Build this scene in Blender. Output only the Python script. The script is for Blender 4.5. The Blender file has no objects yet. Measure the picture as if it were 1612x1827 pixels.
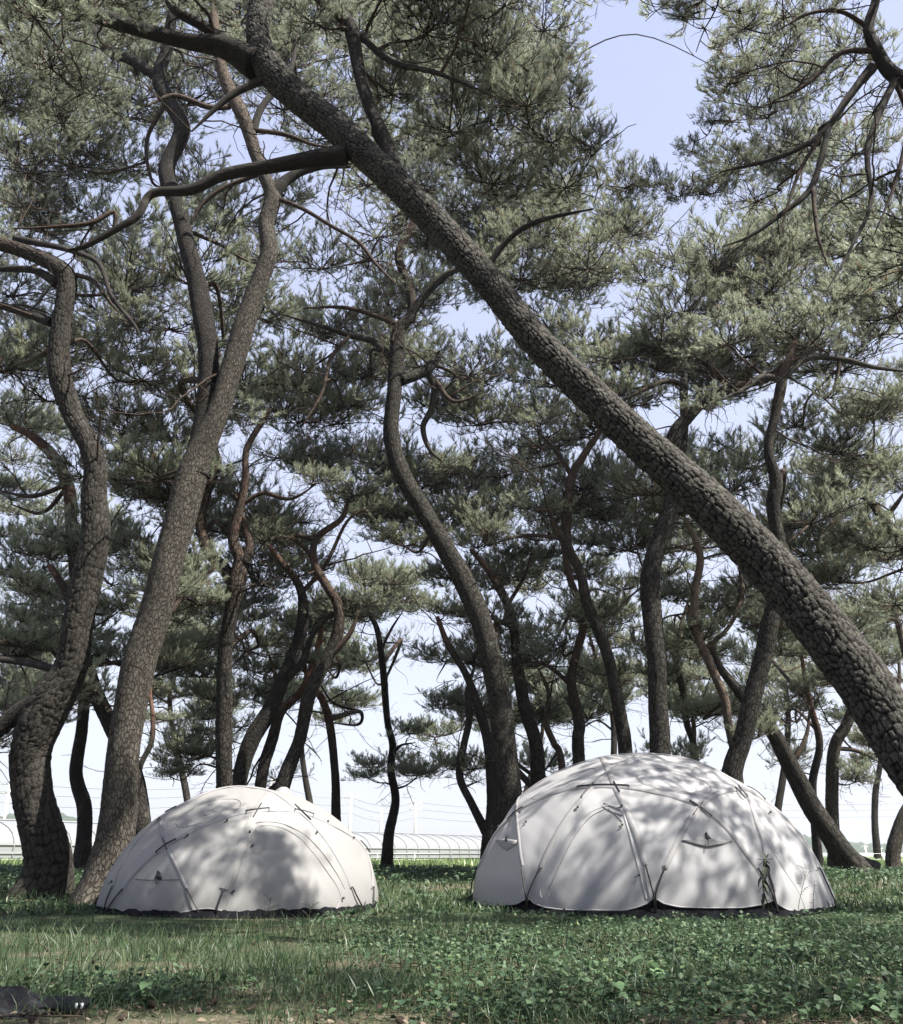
import bpy, math, random
import numpy as np
from mathutils import Vector, Matrix
R = math.radians
random.seed(7); rng = np.random.default_rng(7)
S = bpy.context.scene
COL = S.collection

# ------------------------------------------------------------------ camera, sky, sun, exposure
FX = 1550.0; PITCH = math.atan(612 / FX); CAMH = 0.78
cd = bpy.data.cameras.new('camera'); cam = bpy.data.objects.new('camera', cd); COL.objects.link(cam)
cam.location = (0, 0, CAMH); cam.rotation_euler = (math.pi / 2 + PITCH, 0, 0)
cd.sensor_fit = 'HORIZONTAL'; cd.sensor_width = 36; cd.lens = FX / 1612 * 36; cd.clip_end = 8000; cd.clip_start = 0.05
S.camera = cam
SUN_EL = 54.0
SUN_DIR = Vector((0.80, -0.50, 0)).normalized() * math.cos(R(SUN_EL)) + Vector((0, 0, math.sin(R(SUN_EL))))   # towards the sun
w = bpy.data.worlds.new('World'); S.world = w; w.use_nodes = True
nt = w.node_tree; nt.nodes.clear()
out = nt.nodes.new('ShaderNodeOutputWorld'); bg = nt.nodes.new('ShaderNodeBackground')
sky = nt.nodes.new('ShaderNodeTexSky'); sky.sky_type = 'NISHITA'; sky.sun_disc = False
sky.sun_elevation = R(SUN_EL); sky.sun_rotation = math.atan2(SUN_DIR.x, SUN_DIR.y)
sky.air_density = 1.3; sky.dust_density = 2.2; sky.ozone_density = 2.5
hs = nt.nodes.new('ShaderNodeHueSaturation'); hs.inputs['Saturation'].default_value = 0.6
nt.links.new(sky.outputs[0], hs.inputs['Color'])
wtc = nt.nodes.new('ShaderNodeTexCoord'); wsx = nt.nodes.new('ShaderNodeSeparateXYZ'); nt.links.new(wtc.outputs['Generated'], wsx.inputs[0])
wrp = nt.nodes.new('ShaderNodeValToRGB'); we = wrp.color_ramp.elements; we.new(.3)                # thin high haze, whitest at the horizon all round
for q_, (p_, c_) in zip(we, [(0, (3.7, 3.8, 4.3)), (.22, (3.3, 3.5, 4.4)), (.75, (2.5, 2.8, 4.2))]): q_.position = p_; q_.color = (*[v_ / 5 for v_ in c_], 1)
wn = nt.nodes.new('ShaderNodeTexNoise'); wn.inputs['Scale'].default_value = 2.2; wn.inputs['Detail'].default_value = 5; nt.links.new(wtc.outputs['Generated'], wn.inputs[0])
wma = nt.nodes.new('ShaderNodeMath'); wma.operation = 'MULTIPLY_ADD'; nt.links.new(wn.outputs[0], wma.inputs[0]); wma.inputs[1].default_value = -.12; nt.links.new(wsx.outputs[2], wma.inputs[2])
wad = nt.nodes.new('ShaderNodeMath'); wad.operation = 'ADD'; nt.links.new(wma.outputs[0], wad.inputs[0]); wad.inputs[1].default_value = .06
nt.links.new(wad.outputs[0], wrp.inputs[0])
wsc = nt.nodes.new('ShaderNodeVectorMath'); wsc.operation = 'SCALE'; wsc.inputs['Scale'].default_value = 5; nt.links.new(wrp.outputs[0], wsc.inputs[0])
wmx = nt.nodes.new('ShaderNodeMix'); wmx.data_type = 'RGBA'; wmx.inputs[0].default_value = .72
nt.links.new(hs.outputs[0], wmx.inputs[6]); nt.links.new(wsc.outputs[0], wmx.inputs[7]); nt.links.new(wmx.outputs[2], bg.inputs[0])
bg.inputs[1].default_value = 0.072
nt.links.new(bg.outputs[0], out.inputs[0])
sd = bpy.data.lights.new('sun', 'SUN'); sd.energy = 5.0; sd.angle = R(0.53); sd.color = (1, 0.95, 0.87)
sun = bpy.data.objects.new('sun', sd); COL.objects.link(sun)
sun.rotation_euler = SUN_DIR.to_track_quat('Z', 'Y').to_euler()
S.view_settings.view_transform = 'Standard'; S.view_settings.look = 'None'
S.view_settings.exposure = 1.82; S.view_settings.gamma = 1; S.view_settings.use_curve_mapping = False
S.render.engine = 'CYCLES'
S.cycles.max_bounces = 8; S.cycles.diffuse_bounces = 6; S.cycles.transmission_bounces = 4; S.cycles.transparent_max_bounces = 8

# ------------------------------------------------------------------ maths helpers
CT, ST = math.cos(PITCH), math.sin(PITCH)
def smooth(t):
    t = np.clip(t, 0, 1); return t * t * (3 - 2 * t)
def zg(x, y):
    x = np.asarray(x, float); y = np.asarray(y, float)
    z = 0.30 * smooth((y - 13.4) / 6.0) - 0.30 * smooth((y - 44) / 20.0)
    z = z + 0.02 * np.sin(x * 1.3 + 0.5) * np.sin(y * 1.1) * smooth((y - 2) / 4) * (1 - smooth((y - 40) / 20))
    return z
def ray(px, py):
    u = (px - 806) / FX; v = (913.5 - py) / FX
    return np.array([u, CT - v * ST, ST + v * CT])
def at(px, py, Y):
    d = ray(px, py); t = Y / d[1]
    return np.array([0, 0, CAMH]) + d * t
def zc(p): return p[1] * CT + (p[2] - CAMH) * ST
def onground(px, py):
    d = ray(px, py); t = 2.0
    for i in range(4000):
        p = np.array([0, 0, CAMH]) + d * t
        if p[2] <= zg(p[0], p[1]): return p
        t *= 1.004
    return p
def proj(p):
    z = zc(p); u = p[0] / z; v = (-(p[1]) * ST + (p[2] - CAMH) * CT) / z
    return 806 + u * FX, 913.5 - v * FX

# ------------------------------------------------------------------ mesh helpers
def link(o, parent=None, mats=()):
    COL.objects.link(o)
    if parent is not None: o.parent = parent
    return o
def mesh(name, V, faces, mats=(), fmat=None, smooth_=False, attrs=None):
    """V (n,3); faces: list of arrays (k,3) or (k,4)"""
    V = np.asarray(V, np.float32)
    me = bpy.data.meshes.new(name)
    faces = [np.asarray(f, np.int32) for f in faces if len(f)]
    me.vertices.add(len(V)); me.vertices.foreach_set('co', V.ravel())
    loops = np.concatenate([f.ravel() for f in faces])
    tot = np.concatenate([np.full(len(f), f.shape[1], np.int32) for f in faces])
    start = np.concatenate([[0], np.cumsum(tot)[:-1]]).astype(np.int32)
    me.loops.add(len(loops)); me.loops.foreach_set('vertex_index', loops)
    me.polygons.add(len(tot)); me.polygons.foreach_set('loop_start', start)
    try: me.polygons.foreach_set('loop_total', tot)
    except Exception: pass
    if fmat is not None: me.polygons.foreach_set('material_index', np.asarray(fmat, np.int32))
    if smooth_: me.polygons.foreach_set('use_smooth', np.ones(len(tot), bool))
    for m in mats: me.materials.append(m)
    for k, a in (attrs or {}).items():
        at_ = me.attributes.new(k, 'FLOAT', 'POINT'); at_.data.foreach_set('value', np.asarray(a, np.float32))
    me.update(calc_edges=True)
    return me
def obj(name, me, parent=None, loc=None):
    o = bpy.data.objects.new(name, me); link(o, parent)
    if loc is not None: o.location = loc
    return o
def empty(name, loc, label, cat, group=None):
    o = bpy.data.objects.new(name, None); o.empty_display_size = 0.3; link(o); o.location = loc
    o['label'] = label; o['category'] = cat
    if group: o['group'] = group
    return o
def tag(o, label=None, cat=None, group=None, kind=None):
    if label: o['label'] = label
    if cat: o['category'] = cat
    if group: o['group'] = group
    if kind: o['kind'] = kind
    return o
class MB:
    """collects pieces into one mesh"""
    def __init__(s): s.V = []; s.F3 = []; s.F4 = []; s.n = 0; s.m3 = []; s.m4 = []
    def add(s, V, f3=None, f4=None, m=0):
        V = np.asarray(V, float)
        if f3 is not None and len(f3): f3 = np.asarray(f3) + s.n; s.F3.append(f3); s.m3.append(np.full(len(f3), m))
        if f4 is not None and len(f4): f4 = np.asarray(f4) + s.n; s.F4.append(f4); s.m4.append(np.full(len(f4), m))
        s.V.append(V); s.n += len(V)
    def make(s, name, mats, smooth_=False):
        V = np.concatenate(s.V); fs = []; fm = []
        if s.F3: fs.append(np.concatenate(s.F3)); fm.append(np.concatenate(s.m3))
        if s.F4: fs.append(np.concatenate(s.F4)); fm.append(np.concatenate(s.m4))
        return mesh(name, V, fs, mats, np.concatenate(fm), smooth_)
def spline(P, Rr, n=None, step=None):
    """Catmull-Rom through P with radii"""
    P = np.asarray(P, float); Rr = np.asarray(Rr, float)
    D = np.column_stack([P, Rr])
    D = np.vstack([2 * D[0] - D[1], D, 2 * D[-1] - D[-2]])
    segs = []
    for i in range(1, len(D) - 2):
        L = np.linalg.norm(D[i + 1][:3] - D[i][:3])
        k = max(2, int(math.ceil(L / step))) if step else n
        t = np.linspace(0, 1, k, endpoint=False)[:, None]
        a, b, c, d = D[i - 1], D[i], D[i + 1], D[i + 2]
        segs.append(0.5 * (2 * b + (c - a) * t + (2 * a - 5 * b + 4 * c - d) * t ** 2 + (3 * b - a - 3 * c + d) * t ** 3))
    segs.append(D[-2][None])
    Q = np.vstack(segs)
    return Q[:, :3], np.maximum(Q[:, 3], 0.002)
def frames(P):
    T = np.gradient(P, axis=0); T /= np.linalg.norm(T, axis=1)[:, None] + 1e-12
    up = np.array([0.9, 0.1, 0.05]); N = np.zeros_like(P)
    n = np.cross(T[0], up); n /= np.linalg.norm(n) + 1e-9
    for i in range(len(P)):
        n = n - T[i] * np.dot(n, T[i]); n /= np.linalg.norm(n) + 1e-9; N[i] = n
    return T, N, np.cross(T, N)
def tube(P, r, k=6, cap=True):
    T, N, B = frames(np.asarray(P, float)); r = np.broadcast_to(r, (len(P),))
    a = np.linspace(0, 2 * math.pi, k, endpoint=False)
    V = P[:, None, :] + r[:, None, None] * (N[:, None, :] * np.cos(a)[None, :, None] + B[:, None, :] * np.sin(a)[None, :, None])
    n = len(P); V = V.reshape(-1, 3)
    i = np.arange(n - 1)[:, None] * k; j = np.arange(k)[None]; j2 = (j + 1) % k
    F = np.stack([i + j, i + j2, i + k + j2, i + k + j], -1).reshape(-1, 4)
    f3 = []
    if cap:
        V = np.vstack([V, P[0], P[-1]]); c0, c1 = n * k, n * k + 1
        f3 = [(c0, (q + 1) % k, q) for q in range(k)] + [(c1, (n - 1) * k + q, (n - 1) * k + (q + 1) % k) for q in range(k)]
    return V, f3, F
def box(c, s, ax=None):
    c = np.asarray(c, float); s = np.asarray(s, float) / 2
    V = np.array([[x, y, z] for x in (-1, 1) for y in (-1, 1) for z in (-1, 1)]) * s
    if ax is not None: V = V @ np.asarray(ax)
    return V + c, [], [(0, 1, 3, 2), (4, 6, 7, 5), (0, 4, 5, 1), (2, 3, 7, 6), (0, 2, 6, 4), (1, 5, 7, 3)]

# ------------------------------------------------------------------ materials
def mat(name, base=(.5, .5, .5), rough=.8, spec=.3):
    m = bpy.data.materials.new(name); m.use_nodes = True
    b = m.node_tree.nodes['Principled BSDF']
    b.inputs['Base Color'].default_value = (*base, 1); b.inputs['Roughness'].default_value = rough
    b.inputs['Specular IOR Level'].default_value = spec
    return m, m.node_tree, b
def N(nt, t, **kw):
    n = nt.nodes.new(t)
    for k, v in kw.items():
        if k in n.inputs.keys() if hasattr(n.inputs, 'keys') else False: n.inputs[k].default_value = v
        else: setattr(n, k, v)
    return n
def noise(nt, scale, detail=4, rough=.6, vec=None):
    n = nt.nodes.new('ShaderNodeTexNoise'); n.inputs['Scale'].default_value = scale; n.inputs['Detail'].default_value = detail
    n.inputs['Roughness'].default_value = rough
    if vec is not None: nt.links.new(vec, n.inputs['Vector'])
    return n
def ramp(nt, fac, stops):
    r = nt.nodes.new('ShaderNodeValToRGB'); e = r.color_ramp.elements
    while len(e) < len(stops): e.new(0.5)
    for q, (p, c) in zip(e, stops): q.position = p; q.color = (*c, 1)
    nt.links.new(fac, r.inputs[0]); return r
def mixc(nt, fac, a, b, mode='MIX'):
    m = nt.nodes.new('ShaderNodeMix'); m.data_type = 'RGBA'; m.blend_type = mode
    for s, v in ((0, fac), (6, a), (7, b)):
        if hasattr(v, 'links') or hasattr(v, 'node'): nt.links.new(v, m.inputs[s])
        elif isinstance(v, (int, float)): m.inputs[s].default_value = v
        else: m.inputs[s].default_value = (*v, 1)
    return m.outputs[2]
def attr(nt, name):
    a = nt.nodes.new('ShaderNodeAttribute'); a.attribute_name = name; return a
def bump(nt, b, h, strength=.5, dist=.01):
    n = nt.nodes.new('ShaderNodeBump'); n.inputs['Strength'].default_value = strength; n.inputs['Distance'].default_value = dist
    nt.links.new(h, n.inputs['Height']); nt.links.new(n.outputs[0], b.inputs['Normal'])
def translucent(m, nt, b, col, f):
    t = nt.nodes.new('ShaderNodeBsdfTranslucent'); mx = nt.nodes.new('ShaderNodeMixShader'); mx.inputs[0].default_value = f
    if hasattr(col, 'node'): nt.links.new(col, t.inputs[0])
    else: t.inputs[0].default_value = (*col, 1)
    o = nt.nodes['Material Output']
    nt.links.new(b.outputs[0], mx.inputs[1]); nt.links.new(t.outputs[0], mx.inputs[2]); nt.links.new(mx.outputs[0], o.inputs[0])

def bark_material(name, plate_a, plate_b, crack, red):
    m, nt, b = mat(name, rough=.92, spec=.15)
    cell = attr(nt, 'cell'); ck = attr(nt, 'crack'); rd = attr(nt, 'red')
    tc = nt.nodes.new('ShaderNodeTexCoord')
    n1 = noise(nt, 9, 5, .65, tc.outputs['Object']); n2 = noise(nt, 55, 4, .7, tc.outputs['Object'])
    pl = mixc(nt, cell.outputs['Fac'], plate_a, plate_b)
    pl = mixc(nt, ramp(nt, n2.outputs[0], [(.3, (0, 0, 0)), (.7, (1, 1, 1))]).outputs[0], mixc(nt, .5, pl, crack), pl)
    rr = nt.nodes.new('ShaderNodeMath'); rr.operation = 'MULTIPLY'; nt.links.new(rd.outputs['Fac'], rr.inputs[0])
    nt.links.new(ramp(nt, n1.outputs[0], [(.32, (.2, .2, .2)), (.6, (1, 1, 1))]).outputs[0], rr.inputs[1])
    pl = mixc(nt, rr.outputs[0], pl, red)
    cx = [attr(nt, 'bk' + q_).outputs['Fac'] for q_ in 'xyz']; cb = nt.nodes.new('ShaderNodeCombineXYZ')
    for q_, s_ in zip(cx, cb.inputs): nt.links.new(q_, s_)
    wn_ = noise(nt, 1.1, 5, .7, cb.outputs[0]); wv = nt.nodes.new('ShaderNodeVectorMath'); wv.operation = 'MULTIPLY_ADD'
    nt.links.new(wn_.outputs['Color'], wv.inputs[0]); wv.inputs[1].default_value = (.95, .95, .8); nt.links.new(cb.outputs[0], wv.inputs[2])
    ve = nt.nodes.new('ShaderNodeTexVoronoi'); ve.feature = 'DISTANCE_TO_EDGE'; ve.inputs['Scale'].default_value = 1; nt.links.new(wv.outputs[0], ve.inputs['Vector'])
    vc = nt.nodes.new('ShaderNodeTexVoronoi'); vc.inputs['Scale'].default_value = 1; nt.links.new(wv.outputs[0], vc.inputs['Vector'])
    er = ramp(nt, ve.outputs['Distance'], [(.0, (.12, .12, .12)), (.07, (.5, .5, .5)), (.17, (1, 1, 1))])
    shv = nt.nodes.new('ShaderNodeMix'); shv.data_type = 'FLOAT'; nt.links.new(attr(nt, 'sh').outputs['Fac'], shv.inputs[0]); shv.inputs[2].default_value = 1.0; nt.links.new(er.outputs[0], shv.inputs[3])
    vs = nt.nodes.new('ShaderNodeSeparateColor'); nt.links.new(vc.outputs['Color'], vs.inputs[0])
    pl = mixc(nt, vs.outputs[0], pl, mixc(nt, .45, pl, plate_b))
    lich = ramp(nt, noise(nt, 4.0, 5, .7, tc.outputs['Object']).outputs[0], [(.56, (0, 0, 0)), (.72, (.35, .35, .35))])
    pl = mixc(nt, lich.outputs[0], pl, (.15, .155, .13))
    mn = nt.nodes.new('ShaderNodeMath'); mn.operation = 'MULTIPLY'; nt.links.new(ck.outputs['Fac'], mn.inputs[0]); nt.links.new(shv.outputs[0], mn.inputs[1])
    colr = mixc(nt, mn.outputs[0], crack, pl)
    nt.links.new(colr, b.inputs['Base Color'])
    hsum = nt.nodes.new('ShaderNodeMath'); hsum.operation = 'MULTIPLY_ADD'; nt.links.new(n2.outputs[0], hsum.inputs[0]); hsum.inputs[1].default_value = .35
    nt.links.new(shv.outputs[0], hsum.inputs[2]); bump(nt, b, hsum.outputs[0], .9, .03)
    return m
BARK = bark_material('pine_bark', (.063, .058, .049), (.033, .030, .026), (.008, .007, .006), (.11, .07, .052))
BARK_LIT = bark_material('sunlit_scaly_pine_bark', (.12, .115, .10), (.058, .055, .049), (.006, .006, .0055), (.13, .09, .07))  # leaning pine: sunlight put into the colour as lighter plates
BARK_PALE_SUNLIT = bark_material('pale_and_sunlit_pine_bark', (.115, .105, .087), (.062, .056, .047), (.03, .025, .021), (.16, .11, .082))  # paler bark; on the forked pine the tone stands in for sunlight
BARK_SHADED = bark_material('shaded_pine_bark', (.038, .034, .03), (.021, .019, .017), (.02, .017, .015), (.18, .09, .06))  # shade of limbs and rear stems put into a darker bark colour
m, nt, b = mat('branch_bark', rough=.9, spec=.15)
tc = nt.nodes.new('ShaderNodeTexCoord'); n1 = noise(nt, 14, 5, .7, tc.outputs['Object'])
r_ = ramp(nt, n1.outputs[0], [(.3, (.014, .011, .01)), (.5, (.036, .026, .02)), (.72, (.075, .056, .044))])
nt.links.new(r_.outputs[0], b.inputs['Base Color']); bump(nt, b, n1.outputs[0], .5, .01)
BRANCH = m
TWIG, nt, b = mat('twig_wood', (.04, .03, .025), .9, .1)

def needle_material(name, ca, cb, trans):
    m, nt, b = mat(name, rough=.42, spec=.5)
    oi = nt.nodes.new('ShaderNodeObjectInfo')
    a = attr(nt, 'tint')
    c1 = mixc(nt, a.outputs['Fac'], ca, cb)
    gt_ = nt.nodes.new('ShaderNodeMath'); gt_.operation = 'GREATER_THAN'; nt.links.new(a.outputs['Fac'], gt_.inputs[0]); gt_.inputs[1].default_value = 1.5
    c1 = mixc(nt, gt_.outputs[0], c1, (.17, .10, .055))
    c2 = mixc(nt, oi.outputs['Random'], c1, mixc(nt, .5, c1, (.16, .17, .10)))
    nt.links.new(c2, b.inputs['Base Color'])
    translucent(m, nt, b, c2, trans)
    return m
NEEDLE = needle_material('pine_needles', (.22, .255, .175), (.41, .44, .335), .56)

def fabric(name, base, trans, rough=.6, sc=3.0):
    m, nt, b = mat(name, base, rough, .3)
    tc = nt.nodes.new('ShaderNodeTexCoord'); n1 = noise(nt, sc, 3, .5, tc.outputs['Object'])
    n2 = noise(nt, 18, 3, .5, tc.outputs['Object'])
    c = mixc(nt, n1.outputs[0], tuple(x * .93 for x in base), base); nt.links.new(c, b.inputs['Base Color'])
    bump(nt, b, n1.outputs[0], .12, .04)
    if trans: translucent(m, nt, b, c, trans)
    return m
FLY = fabric('white_tent_fabric', (.47, .468, .478), .48)
FLY2 = fabric('shaded_warm_white_fabric', (.355, .35, .345), .44)  # warm white, darkened for the shade on the small tent
SLEEVE = fabric('sleeve_fabric', (.26, .255, .26), .2)
SEAM = fabric('seam_tape', (.18, .178, .178), .1)
VENTM = fabric('vent_fabric', (.17, .17, .175), .1)
BLACKF, _, _ = mat('black_tent_fabric', (.007, .007, .009), .95, .04)
BLACK, _, _ = mat('black_pole', (.018, .018, .02), .45, .4)
GREYW, _, _ = mat('window_film', (.62, .61, .61), .35, .5)
CLEAR = fabric('roof_window_film', (.55,.54,.55), .42, .35)
WHITEP, _, _ = mat('white_metal', (.7, .71, .72), .5, .4)
CONC, _, _ = mat('pole_concrete', (.5, .49, .47), .8, .2)
WIREM, _, _ = mat('cable', (.18, .19, .22), .6, .3)

# ------------------------------------------------------------------ ground
ys = np.concatenate([np.linspace(-14, 4.4, 30, endpoint=False), np.linspace(4.4, 24, 240, endpoint=False), np.geomspace(24, 4000, 70)])
half = np.linspace(0, 1, 120) ** 2.2 * 3500
xs = np.concatenate([-half[::-1][:-1], half])
X, Y = np.meshgrid(xs, ys); Z = zg(X, Y) + 0.0
Z = Z + np.where((Y < 26) & (abs(X) < 20), 0.012 * np.sin(X * 7.1 + Y * 3) * np.sin(Y * 6.3 - X * 2.2), 0)
nx, ny = len(xs), len(ys)
i = (np.arange(ny - 1)[:, None] * nx + np.arange(nx - 1)[None]).ravel()
F = np.stack([i, i + 1, i + nx + 1, i + nx], 1)
m, nt, b = mat('forest_floor', rough=.95, spec=.1)
geo = nt.nodes.new('ShaderNodeNewGeometry')
n1 = noise(nt, .9, 6, .65, geo.outputs['Position']); n2 = noise(nt, 22, 5, .7, geo.outputs['Position']); n3 = noise(nt, 90, 3, .7, geo.outputs['Position'])
soil = ramp(nt, n2.outputs[0], [(.3, (.055, .045, .035)), (.55, (.13, .105, .08)), (.75, (.26, .215, .165))])
grn = ramp(nt, n2.outputs[0], [(.3, (.025, .035, .018)), (.7, (.07, .09, .045))])
far = ramp(nt, noise(nt, .35, 5, .6, geo.outputs['Position']).outputs[0], [(.35, (.10, .15, .06)), (.65, (.22, .24, .12))])
sx = nt.nodes.new('ShaderNodeSeparateXYZ'); nt.links.new(geo.outputs['Position'], sx.inputs[0])
def mrange(nt, v, a, b_, c=0, d=1):
    q = nt.nodes.new('ShaderNodeMapRange'); nt.links.new(v, q.inputs[0])
    for k, x in zip((1, 2, 3, 4), (a, b_, c, d)): q.inputs[k].default_value = x
    return q.outputs[0]
ad = nt.nodes.new('ShaderNodeMath'); ad.operation = 'MULTIPLY_ADD'; nt.links.new(n1.outputs[0], ad.inputs[0]); ad.inputs[1].default_value = 1.6
nt.links.new(sx.outputs[1], ad.inputs[2])
g1 = mixc(nt, mrange(nt, ad.outputs[0], 5.4, 5.9), soil.outputs[0], grn.outputs[0])
g1 = mixc(nt, ramp(nt, n1.outputs[0], [(.5, (0, 0, 0)), (.62, (.7, .7, .7))]).outputs[0], g1, soil.outputs[0])
g2 = mixc(nt, mrange(nt, sx.outputs[1], 26, 45), g1, far.outputs[0])
nt.links.new(g2, b.inputs['Base Color']); bump(nt, b, n3.outputs[0], .8, .02)
gme = mesh('ground', np.stack([X, Y, Z], -1).reshape(-1, 3), [F], [m], smooth_=True)
tag(obj('ground', gme), kind='structure')

# ------------------------------------------------------------------ pine foliage pads (shared meshes)
def rnd(a, b): return random.uniform(a, b)
def unit(v): v = np.asarray(v, float); return v / (np.linalg.norm(v) + 1e-12)
def twig_path(p, d, L, n=5, wig=.25, lift=.0):
    P = [np.array(p, float)]; d = unit(d)
    for k in range(n):
        d = unit(d + np.array([rnd(-wig, wig), rnd(-wig, wig), rnd(-wig, wig) * .7 + lift])); P.append(P[-1] + d * L / n)
    return np.array(P), d
def pad_mesh(name, Rad, nprim, nsec, nthird, needles, nlen, nwid, seed):
    random.seed(seed); g = np.random.default_rng(seed)
    wood = MB(); shoots = []
    for a in range(nprim):
        az = 2 * math.pi * (a + rnd(-.3, .3)) / nprim
        L = Rad * rnd(.6, 1.0)
        P, d = twig_path((0, 0, 0), (math.cos(az), math.sin(az), rnd(-.05, .35)), L, 7, .28, .02)
        wood.add(*tube(P, np.linspace(.014, .005, len(P)) * Rad, 4, False))
        for s in range(nsec):
            k = 1 + int((len(P) - 2) * (s + rnd(.2, 1)) / nsec); k = min(k, len(P) - 1)
            dd = unit(P[k] - P[k - 1]); side = np.cross(dd, (0, 0, 1)) * (1 if s % 2 else -1)
            Q, qd = twig_path(P[k], dd * rnd(.3, .9) + side * rnd(.5, 1.1) + np.array([0, 0, rnd(-.2, .6)]), Rad * rnd(.28, .5), 5, .3, .06)
            wood.add(*tube(Q, np.linspace(.006, .003, len(Q)) * Rad, 3, False))
            for t in range(nthird):
                kk = random.randint(1, len(Q) - 1)
                dq = unit(Q[kk] - Q[kk - 1])
                W, wd = twig_path(Q[kk], dq + np.array([rnd(-1, 1), rnd(-1, 1), rnd(-.1, .9)]), rnd(.14, .3), 3, .25, .16)
                wood.add(*tube(W, np.linspace(.006, .003, len(W)), 3, False))
                shoots.append((W[0], W[-1]))
                if rnd(0, 1) < .35:
                    W2, _ = twig_path(W[1], unit(W[1] - W[0]) + np.array([rnd(-1, 1), rnd(-1, 1), rnd(0, .8)]), rnd(.1, .2), 2, .2, .3)
                    shoots.append((W2[0], W2[-1]))
            shoots.append((Q[-2], Q[-1]))
            if rnd(0, 1) < .3:      # a cone on the twig
                c_ = Q[random.randint(1, 4)] + np.array([rnd(-.03, .03), rnd(-.03, .03), rnd(-.03, .02)]); cd_ = unit((rnd(-1, 1), rnd(-1, 1), rnd(-1, .4)))
                wood.add(*tube(np.array([c_, c_ + cd_ * .015, c_ + cd_ * .035, c_ + cd_ * .055]), np.array([.006, .021, .017, .004]), 6, False))
        # bare dead twigs hanging under the pad
        for s in range(3):
            k = random.randint(1, len(P) - 2)
            Q, qd = twig_path(P[k], (rnd(-1, 1), rnd(-1, 1), rnd(-.9, -.1)), Rad * rnd(.2, .42), 5, .5, 0)
            wood.add(*tube(Q, np.linspace(.005, .002, len(Q)) * Rad, 3, False))
            for u in range(2):
                kk = random.randint(1, len(Q) - 2)
                W, _ = twig_path(Q[kk], (rnd(-1, 1), rnd(-1, 1), rnd(-.6, .3)), Rad * rnd(.1, .2), 3, .5, 0)
                wood.add(*tube(W, np.linspace(.003, .0015, len(W)) * Rad, 3, False))
    A = np.array([s[0] for s in shoots]); Bv = np.array([s[1] for s in shoots]); ns = len(A)
    D = Bv - A; D /= np.linalg.norm(D, axis=1)[:, None]
    # needles
    idx = np.repeat(np.arange(ns), needles); n = len(idx)
    t = g.uniform(.15, 1.03, n)[:, None]
    base = A[idx] * (1 - t) + Bv[idx] * t
    rv = g.normal(size=(n, 3)); rv -= D[idx] * (rv * D[idx]).sum(1)[:, None]; rv /= np.linalg.norm(rv, axis=1)[:, None]
    op = g.uniform(.35, 1.15, n)[:, None] * (1.15 - .5 * t)
    nd = D[idx] * 1.0 + rv * op; nd /= np.linalg.norm(nd, axis=1)[:, None]
    ln = (nlen * g.uniform(.7, 1.2, n))[:, None]
    sd_ = np.cross(nd, g.normal(size=(n, 3))); sd_ /= np.linalg.norm(sd_, axis=1)[:, None]
    v0 = base - sd_ * nwid * .5; v1 = base + sd_ * nwid * .5; v2 = base + nd * ln
    NV = np.stack([v0, v1, v2], 1).reshape(-1, 3)
    NF = np.arange(3 * n).reshape(-1, 3)
    wv = np.concatenate(wood.V); wf = np.concatenate(wood.F4)
    V = np.vstack([wv, NV]); fm = np.concatenate([np.zeros(len(NF)), np.ones(len(wf))])
    brown = np.where(g.random(ns) < .045, 2.0, 0)[idx]
    tint = np.concatenate([np.zeros(len(wv)), np.repeat(np.clip(g.normal(.45, .25, ns)[idx] + g.normal(0, .12, n), 0, 1) + brown, 3)])
    return mesh(name, V, [NF + len(wv), wf], [NEEDLE, TWIG], fm, False, {'tint': tint})
PADS_FAR = [pad_mesh('pine_foliage', 1.5, 9, 8, 5, 36, .11, .0085, 100 + k) for k in range(7)]
PADS_NEAR = [pad_mesh('pine_foliage', 1.0, 9, 8, 5, 50, .09, .0042, 200 + k) for k in range(4)]
PADS_SPARSE = [pad_mesh('pine_foliage', 1.3, 9, 5, 2, 26, .095, .0045, 300 + k) for k in range(3)]
tri_est = sum(len(p.polygons) for p in PADS_FAR + PADS_NEAR + PADS_SPARSE)
print('pad faces', tri_est, [len(p.polygons) for p in (PADS_FAR[0], PADS_NEAR[0], PADS_SPARSE[0])])
random.seed(11)

# ------------------------------------------------------------------ trunks
def voro(u, v, per_u, seed):
    """u,v in cell units, u periodic with per_u; returns f1,f2,id"""
    iu = np.floor(u).astype(int); iv = np.floor(v).astype(int)
    f1 = np.full(u.shape, 9.); f2 = np.full(u.shape, 9.); cid = np.zeros(u.shape); ty = np.zeros(u.shape)
    for du in (-1, 0, 1):
        for dv in (-1, 0, 1):
            cu = iu + du; cv = iv + dv; hu = np.mod(cu, per_u)
            h1 = np.mod(np.sin(hu * 127.1 + cv * 311.7 + seed) * 43758.5453, 1)
            h2 = np.mod(np.sin(hu * 269.5 + cv * 183.3 + seed * 1.7) * 43758.5453, 1)
            oy = cv + .5 + (h2 - .5) * .8 - v; d = np.maximum(np.abs(cu + .5 + (h1 - .5) * .8 - u + .22 * oy * np.sign(h1 - .5)) * .95, np.abs(oy)) * .55 + np.hypot(cu + .5 + (h1 - .5) * .8 - u, oy) * .5
            near = d < f1
            f2 = np.where(near, f1, np.minimum(f2, d)); ty = np.where(near, -oy, ty); cid = np.where(near, np.mod(h1 * 7.3 + h2 * 3.1, 1), cid); f1 = np.where(near, d, f1)
    return f1, f2, cid, ty
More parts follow.
